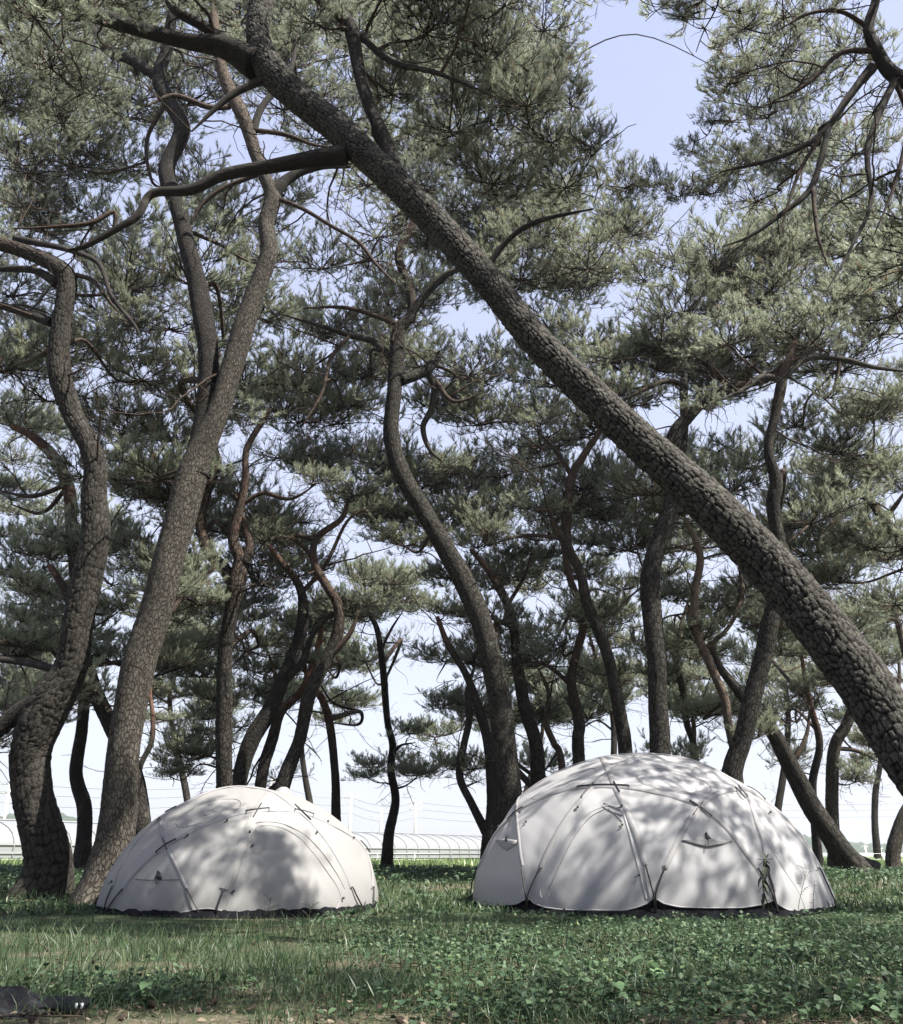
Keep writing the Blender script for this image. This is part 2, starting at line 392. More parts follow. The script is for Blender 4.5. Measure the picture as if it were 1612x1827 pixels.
def trunk_mesh(name, P, r, material, detail=1.0, flare=False, su=.07, sv=.12, amp=.016, red0=None, seed=1.0, minseg=10, lumps=.06, geo=False):
    """P world path, r radii, plates of bark as real relief"""
    z0 = np.median([zc(p) for p in P]); step = max(.012, 1.25 * z0 / 868) / detail
    Q, q = spline(P, r, step=step * 1.6)
    T, Nn, B = frames(Q); n = len(Q)
    k = int(np.clip(2 * math.pi * np.mean(q) / step, minseg, 220))
    s = np.concatenate([[0], np.cumsum(np.linalg.norm(np.diff(Q, axis=0), axis=1))])
    a = np.linspace(0, 2 * math.pi, k, endpoint=False)
    A, Sg = np.meshgrid(a, s)
    per = max(4, int(round(2 * math.pi * np.mean(q[: max(2, n // 2)]) / su)))
    wob = .25 * np.sin(3 * A + Sg * 5 + seed) + .3 * np.sin(Sg * 9 + 2 * A)
    u = A / (2 * math.pi) * per + .15 * np.sin(Sg / sv * 1.3)
    v = Sg / sv + wob
    f1, f2, cid, ty = voro(np.mod(u, per), v, per, seed)
    edge = np.clip((f2 - f1 - .06 * cid - .02 + .05 * np.sin(u * 19 + v * 7)) / .17, 0, 1); edge = edge * edge * (3 - 2 * edge)
    fade = smooth((q[:, None] - .045) / .09)          # thin upper wood is smooth
    h = amp * (1 if geo else .35) * fade * (edge - .6 + edge * (.9 * (cid - .5) + 1.1 * ty * (cid - .25)) + .12 * np.sin(u * 31 + v * 5) * np.sin(v * 27 + u * 9))
    rr = q[:, None] * (1 + lumps * (np.sin(2 * A + Sg * 2.1 + seed) * .5 + np.sin(A + Sg * 3.7 + seed * 2) * .5)) + h
    if flare:
        hh = np.maximum(Q[:, 2] - zg(Q[:, 0], Q[:, 1]), 0)[:, None]
        rr = rr * (1 + np.exp(-hh / .22) * (.22 + .20 * np.cos(4 * A + seed) + .12 * np.cos(7 * A + seed * 3)))
    V = Q[:, None, :] + rr[..., None] * (Nn[:, None, :] * np.cos(A)[..., None] + B[:, None, :] * np.sin(A)[..., None])
    V = V.reshape(-1, 3)
    i = np.arange(n - 1)[:, None] * k; j = np.arange(k)[None]; j2 = (j + 1) % k
    F = np.stack([i + j, i + j2, i + k + j2, i + k + j], -1).reshape(-1, 4)
    V = np.vstack([V, Q[-1], Q[0]]); tip = np.array([(n * k + 1, (q_ + 1) % k, q_) for q_ in range(k)] + [(n * k, (n - 1) * k + q_, (n - 1) * k + (q_ + 1) % k) for q_ in range(k)])
    red = smooth((s / s[-1] - (red0 if red0 is not None else .5)) / .3) * .9
    crack = np.clip(edge * fade + (1 - fade), 0, 1) if geo else np.ones_like(edge)
    sh = np.repeat(fade * (.3 if geo else 1.0), k, 1); Rm = float(np.mean(q[: max(2, n // 2)])); sr = .55 if geo else .8
    ex = lambda M, e: np.concatenate([M.ravel(), [e, e]])
    return mesh(name, V, [tip, F], [material], None, True,
                {'cell': ex(cid, .5), 'crack': ex(crack, 1), 'red': ex(np.repeat(red[:, None], k, 1), red[-1]), 'sh': ex(sh, 0), 'bkx': ex(np.cos(A) * Rm / su / sr, 0), 'bky': ex(np.sin(A) * Rm / su / sr, 0), 'bkz': ex(Sg / sv / sr * .78, s[-1] / sv)}), Q, q

TREES = []
def pine(label, Yb, Yt, pts, limbs=(), material=None, base=None, detail=1.0, su=.075, sv=.13, amp=.016, red0=.5, pads='far', name='pine_tree', seed=None, flare=True, auto=True, wscale=.92, geo=False, limbmat=None):
    """pts: (px,py,width_px) from the foot up; limbs: lists in the same form; Y runs from Yb to Yt with height"""
    global TREES
    seed = seed if seed is not None else len(TREES) * 1.37 + .5
    material = material or BARK
    n = len(pts); cum = [0]
    for a, b_ in zip(pts[:-1], pts[1:]): cum.append(cum[-1] + math.hypot(a[0] - b_[0], a[1] - b_[1]))
    P = []; r = []; Yl = []
    rs = random.Random(int(seed * 100))
    for c, p in zip(cum, pts):
        t = c / cum[-1]; Yv = Yb + (Yt - Yb) * t
        q = at(p[0], p[1], Yv); P.append(q); r.append(p[2] * wscale / FX * zc(q) / 2); Yl.append(Yv)
    # push the foot into the ground
    g = float(zg(P[0][0], P[0][1]))
    if P[0][2] > g:
        d = unit(P[0] - P[1]); d[2] = min(d[2], -.6); d = unit(d)
        tt = (P[0][2] - g + .08) / -d[2]; P.insert(0, P[0] + d * tt); r.insert(0, r[0] * 1.06); Yl.insert(0, Yl[0])
    else: P[0][2] = g - .08
    foot = Vector((P[0][0], P[0][1], float(zg(P[0][0], P[0][1]))))
    root = empty(name, foot, label, 'tree'); inv = -np.array(foot)
    me, Q, q = trunk_mesh('trunk', P, r, material, detail, flare, su, sv, amp, red0, seed, geo=geo)
    o = obj('trunk', me, root); o.location = -foot
    skel = [(Q, q)]
    for L in limbs:
        a = np.array([L[0][0], L[0][1]])
        k = int(np.argmin([math.hypot(*(a - np.array(proj(x)))) for x in Q]))
        for QQ, qq in skel[1:]:
            pass
        best = (1e9, None)
        for QQ, qq in skel:
            dd = [math.hypot(*(a - np.array(proj(x)))) for x in QQ[::3]]
            kk = int(np.argmin(dd))
            if dd[kk] < best[0] - 4: best = (dd[kk], QQ[::3][kk])
        Y0 = best[1][1]
        LP = []; Lr = []; dy = rs.uniform(-.05, .05) * Y0
        for c, p in enumerate(L):
            t = c / max(1, len(L) - 1); x = at(p[0], p[1], Y0 + dy * t * 1.0)
            LP.append(x); Lr.append(p[2] * (1 if c < len(L) - 1 or p[2] > 12 else .45) / FX * zc(x) / 2)
        big = L[0][2] > 11
        if big:
            me, LQ, lq = trunk_mesh('limb', LP, Lr, limbmat or material, detail, False, su * .8, sv * .8, amp * .6, {0: .0}.get(0) if red0 < .6 else 1.4, seed + len(skel), 7, .10)
        else:
            LQ, lq = spline(LP, Lr, n=6)
            tv, t3, t4 = tube(LQ, lq, 6); me = mesh('limb', tv, [np.array(t3), t4], [BRANCH], None, True)
        o = obj('limb', me, root); o.location = -foot
        skel.append((LQ, lq))
    T = dict(root=root, foot=foot, skel=skel, pads=pads, limbs=MB(), auto=auto, Y=(Yb, Yt), label=label, n=0)
    TREES.append(T); return T
def add_pad(T, c, Rad, kind=None, tilt=.15, flat=1.0):
    """a foliage pad of tree T with centre c (world), radius Rad, and the limb that carries it"""
    kind = kind or T['pads']
    lst = {'far': PADS_FAR, 'near': PADS_NEAR, 'sparse': PADS_SPARSE}[kind]; R0 = {'far': 1.5, 'near': 1.0, 'sparse': 1.3}[kind]
    o = obj('foliage', random.choice(lst), T['root'])
    o.location = Vector(c) - T['foot']; s = Rad / R0
    o.rotation_euler = (rnd(-tilt, tilt), rnd(-tilt, tilt), rnd(0, 6.28)); o.scale = (s, s, s * flat * rnd(.85, 1.15))
    # carrying limb
    best = None
    for Q, q in T['skel']:
        d = np.linalg.norm(Q - c, axis=1) + 1.6 * np.maximum(0, Q[:, 2] - (c[2] - .3 * Rad)) + .8 * np.maximum(0, .08 - q) / .08 * .2
        k = int(np.argmin(d))
        if best is None or d[k] < best[0]: best = (d[k], Q[k], q[k])
    a = best[1]; L = np.linalg.norm(c - a)
    if L > .15:
        mid1 = a + (c - a) * .33 + np.array([rnd(-.15, .15), rnd(-.15, .15), rnd(-.12, .18)]) * L
        mid2 = a + (c - a) * .68 + np.array([rnd(-.14, .14), rnd(-.14, .14), rnd(-.14, .06)]) * L
        r0 = min(best[2] * .8, .022 + .014 * L)
        P, r = spline([a, mid1, mid2, c], [r0, r0 * .75, r0 * .55, max(.012, .022 * Rad)], n=6)
        T['limbs'].add(*tube(P, r, 6))
        T['skel'].append((P[4:], r[4:]))
        for u in range(random.randint(2, 4)):
            k = random.randint(3, len(P) - 3)
            Qp, _ = twig_path(P[k], (rnd(-1, 1), rnd(-1, 1), rnd(-.7, .5)), rnd(.4, 1.1) * min(1.4, Rad), 6, .55, 0)
            T['limbs'].add(*tube(Qp, np.linspace(.012, .004, len(Qp)), 4))
    T['n'] += 1
# ------------------------------------------------------------------ the pines (traced foot -> top)
T1 = pine('big leaning pine crossing the picture from lower right to upper left', 6.4, 8.4,
  [(1850,1740,190),(1760,1560,175),(1685,1435,166),(1612,1325,158),(1545,1225,146),(1470,1125,138),(1385,1020,132),(1290,925,128),(1200,838,112),(1080,730,95),(960,610,88),(870,500,84),(790,410,80),(700,322,80),(615,240,84),(540,180,80),(480,120,82),(460,60,64),(470,0,60),(480,-90,48)],
  [[(455,115,55),(400,85,40),(330,72,28),(250,52,26),(150,22,24),(60,-5,20),(-50,-30,16)],
   [(440,100,26),(370,50,20),(310,15,16),(290,-30,12)],
   [(620,275,36),(560,282,28),(480,297,24),(400,312,22),(340,338,20),(272,345,15),(245,385,13),(205,410,12),(150,440,9),(120,446,6)],
   [(205,408,9),(203,378,8),(160,398,9),(90,405,6),(20,408,4)],
   [(490,135,18),(440,155,13),(400,180,11),(342,234,7)],
   [(705,310,34),(682,240,26),(660,190,24),(640,120,22),(625,50,24),(600,20,20),(555,-15,16)],
   [(860,490,14),(905,430,10),(960,395,9),(1060,372,6)],
   [(640,60,12),(700,110,10),(780,130,9),(880,170,6)]],
  base=None, wscale=.63, su=.048, sv=.075, amp=.014, red0=.93, pads='near', detail=1.5, flare=False, material=BARK_LIT, geo=True, limbmat=BARK_SHADED)  # trunk colour lightened for sun, limbs darkened for crown shade
T2 = pine('forked pine with pale sunlit foot left of the small tent', 15.2, 13.6,
  [(178,1606,112),(190,1560,90),(205,1500,80),(215,1400,72),(226,1300,70),(245,1200,70),(280,1080,68),(312,960,66),(340,860,64),(365,790,56),(395,720,46),(430,600,46),(460,510,40),(480,450,38),(476,400,34),(486,350,34),(470,310,26),(455,270,28),(435,210,30),(410,160,28),(395,120,24),(385,60,20),(380,-10,14)],
  [[(350,850,46),(372,700,38),(366,580,36),(345,480,32),(320,380,30),(298,300,28),(326,230,30),(302,180,26),(284,140,24),(300,80,20),(305,40,18),(318,-10,14)],
   [(288,140,20),(235,108,18),(190,85,16),(165,50,14),(148,10,12),(140,-30,10)],
   [(486,345,26),(520,315,18),(570,295,16),(625,298,9)],
   [(452,235,15),(465,195,13),(490,160,10),(520,120,9),(530,60,6)],
   [(410,190,11),(370,190,10),(310,170,9),(260,190,5)],
   [(462,310,9),(400,335,8),(360,365,7),(340,400,5)],
   [(490,352,9),(540,372,8),(590,402,7),(640,432,7),(672,472,6),(712,512,4)],
   [(455,232,10),(510,240,9),(560,258,6),(600,262,4)],
   [(298,180,9),(262,250,7),(270,320,6),(290,335,4)]],
  material=BARK_PALE_SUNLIT, su=.055, sv=.11, amp=.018, red0=.66, wscale=.82, limbmat=BARK_SHADED)  # trunk tone lightened for the sun on its foot, limbs darkened for shade
T3 = pine('crooked thick pine with cracked plates at the left edge', 16.0, 14.0,
  [(78,1592,104),(85,1540,90),(72,1470,82),(56,1400,80),(56,1335,80),(88,1260,84),(125,1190,66),(140,1110,62),(155,1030,60),(172,950,54),(167,885,50),(170,835,46),(158,790,42),(130,740,40),(110,680,44),(105,630,44),(110,570,38),(121,510,36),(112,482,34),(60,455,28),(0,435,26),(-70,418,20)],
  [[(95,1240,42),(42,1265,32),(0,1300,30),(-60,1350,24)],
   [(92,575,18),(50,560,14),(0,545,13),(-50,540,10)],
   [(100,502,16),(60,482,13),(0,480,10),(-40,480,6)],
   [(135,490,9),(165,500,8),(190,530,6),(212,560,4)],
   [(25,425,12),(100,440,10),(150,455,10),(180,475,9),(200,530,8),(240,580,6),(250,602,3)],
   [(118,1200,16),(60,1185,14),(0,1177,11),(-40,1180,8)]],
  su=.095, sv=.15, amp=.015, red0=.8, geo=True, detail=1.5, wscale=.86, limbmat=BARK_SHADED)
T4 = pine('thin dark wavy pine between the two thick trunks at left', 23, 21,
  [(143,1562,38),(150,1500,30),(150,1440,28),(136,1380,24),(146,1300,22),(150,1240,22),(140,1150,22),(135,1040,22),(128,950,22),(124,880,24),(100,820,22),(60,780,16),(20,760,10)],
  [[(125,862,9),(60,885,8),(0,876,6)],[(118,872,9),(75,915,7),(20,900,5)],[(128,1000,8),(180,960,6),(220,900,4)]], material=BARK_SHADED, red0=.6)
T5 = pine('dark pine rising behind the pale forked pine', 19.5, 19.5,
  [(262,1555,36),(255,1480,34),(240,1385,32),(196,1290,30),(166,1225,28),(152,1165,22),(130,1080,18),(90,1010,12)],
  [[(168,1225,10),(110,1180,8),(60,1120,6)],[(196,1290,9),(240,1235,7),(300,1190,5)]], material=BARK_SHADED, red0=.8)
T6 = pine('slender far pine just right of the pale forked trunk', 34, 34,
  [(235,1545,16),(242,1440,14),(250,1370,11),(270,1325,10),(273,1280,9),(268,1235,7),(275,1180,5)], material=BARK_SHADED)
T7 = pine('straight grey pine right behind the small tent, forking with a red bent limb', 19.5, 17.5,
  [(400,1565,36),(400,1400,32),(400,1320,32),(400,1240,30),(403,1150,28),(416,1080,30),(424,1040,34),(428,1000,24),(416,960,20),(430,900,18),(438,850,14),(441,800,12),(475,742,10),(482,728,5)],
  [[(418,1045,24),(404,1020,22),(374,985,21),(358,930,21),(366,880,22),(386,830,19),(382,795,12),(392,750,8)],
   [(436,1005,20),(446,970,15),(430,920,12),(420,880,8)],
   [(432,900,10),(470,880,9),(520,890,7),(570,860,4)]], red0=.45)
T8 = pine('dark pine leaning right, nearest the straight grey pine behind the small tent', 20.5, 20,
  [(412,1560,34),(426,1400,30),(450,1320,32),(480,1270,31),(502,1220,28),(522,1170,24),(540,1110,22),(536,1050,16),(500,1000,12),(470,960,8)],
  [[(500,1225,14),(540,1180,12),(560,1130,10),(600,1090,6)],[(536,1060,10),(580,1010,8),(620,930,6),(660,905,4)]], material=BARK_SHADED, red0=.75)
T9 = pine('slim dark pine second right of the straight grey pine', 22, 22,
  [(458,1560,26),(465,1400,22),(486,1320,22),(502,1270,18),(541,1230,15),(562,1175,12),(575,1120,9)],
  [[(502,1270,9),(490,1200,7),(470,1140,5)]], material=BARK_SHADED)
T10 = pine('leaning pine with curved red top right of centre of the small tent', 20, 19,
  [(470,1560,34),(505,1400,29),(535,1320,25),(552,1240,27),(582,1180,23),(602,1130,22),(603,1080,20),(580,1040,18),(560,1000,15),(566,960,13),(610,925,11),(622,890,7)],
  [[(585,1175,12),(625,1130,9),(640,1090,5)],[(560,995,8),(520,960,7),(470,965,5)]], red0=.5)
T11 = pine('thin dark pine standing over the right shoulder of the small tent', 24, 23,
  [(600,1560,22),(600,1450,18),(598,1380,16),(590,1300,16),(576,1250,14),(560,1228,12),(545,1195,9),(540,1150,6)], material=BARK_SHADED)
T12 = pine('lone thin wavy pine in the gap between the two tents', 29, 27,
  [(691,1540,24),(694,1490,20),(706,1430,17),(698,1375,15),(701,1330,14),(692,1290,13),(686,1220,14),(680,1160,12),(672,1120,11),(656,1085,8),(650,1040,5)],
  [[(703,1342,7),(716,1330,5),(742,1325,3)],[(680,1160,6),(700,1120,5),(720,1090,3)]], material=BARK_SHADED, red0=.9)
T13 = pine('tall curved pine rising left behind the big tent to the picture centre', 18.8, 17,
  [(918,1560,56),(912,1450,50),(902,1340,46),(886,1220,43),(862,1120,42),(830,1040,40),(795,980,37),(756,910,35),(720,850,33),(698,775,31),(704,700,29),(708,640,29),(712,590,25),(735,560,20),(730,510,17),(712,460,16),(725,420,16),(742,388,12),(750,340,8)],
  [[(706,645,14),(668,610,12),(620,597,10),(570,580,8),(500,560,5)],
   [(728,570,18),(755,530,15),(785,500,14),(815,482,10),(880,465,7)],
   [(716,678,20),(745,668,19),(765,657,18),(779,640,15)],
   [(762,662,13),(775,690,12),(770,730,11),(755,762,10),(766,800,8),(792,826,5)],
   [(775,675,9),(800,710,8),(822,716,7),(860,700,4)],
   [(712,580,10),(660,560,9),(610,548,7),(540,550,5)],
   [(625,598,8),(590,640,7),(575,700,6),(540,760,5)]],
  red0=.68, su=.07, sv=.11)
T14 = pine('black forked pine at the left shoulder of the big tent', 21, 20,
  [(872,1565,34),(873,1500,30),(880,1440,25),(876,1370,20),(868,1310,19),(850,1250,18),(830,1200,14),(800,1150,12),(780,1100,8)],
  [[(868,1485,18),(842,1435,15),(821,1385,14),(828,1330,12),(838,1280,12),(836,1230,10),(850,1180,7)]], material=BARK_SHADED, red0=.8)
T15 = pine('grey wavy pine immediately right of the tall curved pine', 22.5, 21,
  [(965,1560,34),(960,1380,29),(955,1320,27),(936,1260,25),(926,1200,21),(918,1130,18),(906,1080,18),(886,1040,16),(866,1010,12),(840,980,8)],
  [[(915,1120,9),(870,1100,8),(835,1110,5)],[(906,1080,8),(935,1030,6),(950,980,4)]], red0=.55)
T16 = pine('short pale twisting pine low behind the left roof of the big tent', 24, 24,
  [(1015,1560,22),(1003,1365,15),(988,1325,13),(975,1290,12),(980,1240,9),(965,1200,6)], material=BARK_PALE_SUNLIT, red0=.3)
T17 = pine('reddish bent pine behind the highest left part of the big tent', 22, 21,
  [(1050,1560,32),(1032,1340,24),(1034,1290,22),(1020,1220,19),(1028,1170,17),(1041,1120,15),(1036,1080,14),(1020,1040,14),(1010,1000,11),(1000,950,8)],
  [[(1022,1225,9),(980,1190,7),(940,1180,4)]], red0=.35)
T18 = pine('dark pine with a red forked top over the crown of the big tent', 20, 18.5,
  [(1125,1560,34),(1116,1340,27),(1108,1280,25),(1096,1220,24),(1085,1170,23),(1066,1120,22),(1046,1070,20),(1036,1020,18),(1012,970,20),(1014,900,18),(1021,850,16),(1040,815,14),(1070,770,11),(1085,720,7)],
  [[(1012,968,14),(988,935,11),(980,910,9),(955,910,6)],[(1000,960,8),(940,955,7),(880,970,5)],[(1021,850,9),(990,800,8),(960,770,5)]], red0=.5)
T19 = pine('thick upright pine behind the big tent passing under the leaning trunk', 17.8, 16.5,
  [(1180,1560,44),(1178,1340,39),(1175,1260,37),(1172,1180,37),(1165,1100,37),(1160,1040,38),(1166,1000,35),(1186,940,34),(1200,890,31),(1200,830,30),(1205,775,28),(1232,740,24),(1266,708,22),(1312,690,18),(1370,675,16),(1402,652,13),(1432,638,9)],
  [[(1214,830,16),(1222,760,15),(1220,690,14),(1224,650,9)],[(1226,690,11),(1190,680,10),(1140,700,8),(1100,720,5)],[(1300,690,9),(1260,650,8),(1220,620,5)]], red0=.72)
T20 = pine('very thin pine right of the thick upright pine behind the big tent', 26, 25,
  [(1245,1560,20),(1240,1350,15),(1226,1290,13),(1218,1230,13),(1208,1180,11),(1215,1120,8),(1230,1070,5)], red0=.6)
T21 = pine('curved pine crossing behind the leaning trunk at right, dark upper stem', 17.5, 15.5,
  [(1298,1560,46),(1306,1390,40),(1325,1320,36),(1345,1240,35),(1360,1180,33),(1375,1110,33),(1392,1050,30),(1400,1000,27),(1390,960,23),(1380,900,25),(1385,860,24),(1372,800,18),(1384,740,18),(1394,690,20),(1402,655,13),(1420,610,8)],
  [[(1396,680,12),(1360,672,11),(1320,700,8),(1280,715,5)],[(1400,672,13),(1440,640,12),(1500,640,10),(1560,655,8),(1640,665,6)],[(1500,640,7),(1490,690,6),(1470,715,4)]], red0=.75)
T22 = pine('slender orange-barked pine snaking up under the leaning trunk', 20.5, 19.5,
  [(1322,1560,24),(1320,1400,17),(1300,1290,16),(1294,1250,16),(1270,1190,17),(1245,1130,16),(1240,1060,15),(1250,1000,14),(1240,960,12),(1222,925,8)],
  [[(1258,1160,10),(1232,1110,12),(1230,1080,8)],[(1250,1165,9),(1300,1120,8),(1325,1060,9),(1318,1010,5)]], material=BARK_PALE_SUNLIT, red0=.25)
T23 = pine('pine leaning steeply left with its foot right of the big tent', 22, 20,
  [(1540,1566,66),(1502,1520,46),(1450,1440,39),(1412,1370,33),(1382,1310,29),(1346,1268,25),(1310,1222,19),(1285,1190,14),(1270,1150,9)],
  [[(1412,1370,9),(1440,1310,7),(1445,1260,5)]], red0=.85, su=.1, sv=.2)
T24 = pine('pale upright pine crossing behind the foot of the steep leaning pine', 25, 23,
  [(1492,1562,30),(1487,1480,25),(1485,1400,23),(1491,1330,22),(1512,1290,20),(1530,1230,15),(1525,1170,10),(1500,1120,6)],
  [[(1490,1335,8),(1530,1340,7),(1570,1360,4)]], material=BARK_PALE_SUNLIT, red0=.7)
T25 = pine('thin dark pine immediately left of the pale upright pine at right', 28, 26,
  [(1462,1555,20),(1455,1470,16),(1450,1400,16),(1463,1330,14),(1450,1270,12),(1438,1220,9),(1430,1160,6)], material=BARK_SHADED)
T26 = pine('short pine with burnt foot at the right edge', 27, 26,
  [(1596,1552,26),(1595,1515,26),(1612,1460,22),(1640,1400,20),(1650,1300,18),(1620,1180,14),(1600,1100,10)], material=BARK_PALE_SUNLIT, red0=.7)
T27 = pine('near pine at the right edge whose dark bare limbs hang into the upper right sky', 9.2, 8.2,
  [(2060,1660,150),(2040,1300,120),(1990,900,96),(1930,500,70),(1800,260,50),(1700,180,34),(1640,155,30),(1590,128,28),(1566,90,24),(1550,50,20),(1562,5,16),(1570,-40,12)],
  [[(1557,118,16),(1510,180,14),(1470,235,12),(1410,272,10),(1350,292,7),(1290,305,5)],
   [(1480,225,12),(1450,330,11),(1400,378,9),(1340,420,6),(1290,440,4)],
   [(1600,135,13),(1550,260,10),(1555,360,8),(1520,440,6),(1475,520,4)],
   [(1560,90,11),(1500,95,9),(1440,150,7),(1380,180,5)],
   [(1590,128,10),(1620,210,9),(1600,320,7),(1560,420,4)],
   [(1470,235,8),(1430,300,7),(1405,370,5),(1390,430,3)],
   [(1552,50,10),(1500,20,8),(1440,25,6),(1380,60,4)],
   [(1450,330,8),(1460,420,6),(1480,480,4)]], pads='sparse', red0=1.2, flare=False, material=BARK_SHADED)
T28 = pine('red-limbed pine reaching in from the right edge at mid height', 21, 20,
  [(1760,1580,60),(1740,1300,50),(1700,1100,36),(1640,1010,26),(1600,955,21),(1570,915,17),(1550,880,12),(1560,830,8)],
  [[(1580,925,9),(1600,900,8),(1620,870,5)],[(1560,900,8),(1520,880,6),(1480,890,4)]], red0=.4)
T29 = pine('far slender pine with a low dark crown left of the big tent', 33, 33,
  [(800,1548,16),(806,1450,13),(795,1390,12),(780,1330,10),(790,1270,9),(810,1230,6)], material=BARK_SHADED) if False else None
BT = [t for t in TREES]

# ---------------------------------------------- crowns
# hand-placed pads: tree, px, py, half width px, depth offset, kind
HAND = [
 # sunlit crown right of the fork of the big leaning pine
 (T1,760,60,120,.9,'near'),(T1,870,110,110,1.1,'near'),(T1,700,170,90,1.4,'near'),(T1,940,190,100,1.3,'near'),(T1,820,235,115,1.8,'near'),(T1,985,255,75,2.0,'near'),(T1,1055,262,62,1.6,'near'),(T1,880,330,110,2.3,'near'),(T1,1010,335,100,2.5,'near'),(T1,1120,335,62,2.2,'near'),(T1,560,40,90,.8,'near'),(T1,740,330,70,2.0,'sparse'),(T1,640,60,90,1.6,'near'),(T1,900,10,75,.2,'sparse'),(T1,690,-20,120,.3,'near'),(T1,820,0,100,.6,'near'),(T1,1020,190,60,2.6,'near'),(T1,990,120,45,2.3,'near'),(T1,1170,330,50,2.4,'near'),
 (T1,860,60,100,2.6,'near'),(T1,950,140,75,3.0,'near'),(T1,720,110,110,3.0,'near'),
 # upper left
 (T1,60,30,110,-.3,'near'),(T1,190,-10,100,0,'near'),(T1,330,-20,110,.2,'near'),(T1,90,120,100,.8,'near'),(T1,10,180,80,.3,'near'),(T1,170,170,75,1.5,'near'),(T1,110,220,75,1.9,'near'),(T1,20,90,80,2.,'near'),(T1,220,60,70,2.,'near'),
 (T2,60,310,85,1,'sparse'),(T3,40,370,85,0,'sparse'),(T2,230,210,80,.5,'far'),(T2,360,120,90,.8,'sparse'),(T2,500,130,110,1.2,'far'),(T2,430,40,100,1.0,'far'),(T2,250,30,100,.6,'far'),(T2,560,200,90,1.4,'sparse'),
 # dark limbs upper right
 (T27,1330,50,62,.2,'near'),(T27,1300,150,62,.3,'near'),(T27,1385,120,60,-.2,'sparse'),(T27,1370,210,62,0,'sparse'),(T27,1275,215,42,.5,'near'),(T27,1235,270,38,.9,'near'),(T27,1215,350,48,.8,'near'),(T27,1275,345,48,.8,'near'),(T27,1310,300,70,.6,'near'),(T27,1400,30,70,.3,'sparse'),(T27,1440,260,80,.3,'sparse'),(T27,1560,200,80,.6,'sparse'),(T27,1500,360,80,.4,'sparse'),(T27,1590,330,80,.2,'sparse'),(T27,1350,360,70,.5,'sparse'),
 # broad bright canopy at right
 (T21,1280,480,110,1,'far'),(T21,1400,450,105,1.5,'far'),(T21,1520,450,110,1,'far'),(T21,1610,460,90,.5,'far'),(T21,1220,560,100,.5,'far'),(T21,1350,545,120,.5,'far'),(T21,1480,560,120,0,'far'),(T21,1600,560,100,.2,'far'),(T19,1180,620,85,.3,'far'),(T21,1300,615,100,-.6,'far'),(T21,1440,620,90,-.6,'far'),(T19,1150,500,60,1.2,'far'),(T21,1550,520,110,1.8,'far'),(T21,1340,490,120,2.2,'far'),(T19,1090,650,80,.8,'far'),(T19,1250,660,60,-.5,'sparse'),
 (T13,1050,480,95,1.2,'far'),(T13,960,430,95,1.2,'far'),(T13,1130,420,65,1.8,'far'),(T13,930,500,90,1.6,'far'),(T13,860,420,90,2.2,'far'),
 (T28,1560,740,80,-1,'far'),(T28,1500,810,90,0,'far'),(T28,1590,860,70,-.5,'far'),(T28,1450,900,85,.8,'far'),(T28,1560,980,90,0,'far'),(T28,1500,1040,85,.8,'far'),(T28,1600,1080,75,.2,'far'),
 # low flat boughs in front of the pale sky
 (T12,655,1388,42,.5,'far'),(T12,745,1385,55,-.5,'far'),(T12,800,1372,50,.4,'far'),(T12,720,1360,40,1.,'far'),(T14,840,1275,40,1.4,'far'),(T14,800,1265,34,2,'far'),(T8,330,1345,45,1,'far'),(T8,300,1385,30,.6,'far'),(T8,365,1310,48,1.4,'far'),(T14,850,1395,30,.3,'sparse'),(T24,1530,1395,38,.2,'far'),(T25,1420,1370,30,.5,'sparse'),(T24,1550,1330,40,.8,'far'),
]
for (x_, y_, z_) in [(.6,7.2,11.2),(2.0,6.6,11.8),(3.3,7.4,10.9),(1.4,8.2,12.4),(2.8,8.6,12.6),(4.2,6.2,11.6)]:
    add_pad(T1, np.array([x_, y_, z_]), rnd(.95, 1.25), 'near')     # unseen pads added above the frame to shade the upper trunk
for (x_, y_, z_) in [(6.6,9.2,8.4),(8.2,10.4,9.2),(9.8,9.3,10),(7.4,11.4,9.6),(11.2,10.8,9.4),(9.2,11.8,10.4),(12.4,9.6,10.2),(3.2,7.2,12),(4.8,6.8,11.6),(6.4,7.6,11.8),(8,6.9,11.5),(9.6,7.5,12),(11.2,7.0,11.6),(10.2,4.6,10)]:
    add_pad(T27, np.array([x_, y_, z_]), rnd(1.0, 1.4), 'far')     # unseen pads added to its crown outside the frame, shading ground and tents
for T, px, py, hw, dy, kind in HAND:
    Yv = 0.5 * (T['Y'][0] + T['Y'][1]) + dy; c = at(px, py, Yv)
    add_pad(T, c, hw / FX * zc(c) * (.92 if kind == 'near' else 1.05), kind)
random.seed(31)
for T in TREES:                                  # every stem and the stouter limbs end in foliage
    if T in (T1, T27): continue
    ends = [T['skel'][0][0][-1]] + [Q[-1] for Q, q in T['skel'][1:5]]
    for e_ in ends: add_pad(T, e_ + np.array([rnd(-.2, .2), rnd(-.1, .5), rnd(0, .35)]), rnd(.75, 1.15) if e_ is ends[0] else rnd(.55, .9), 'far')
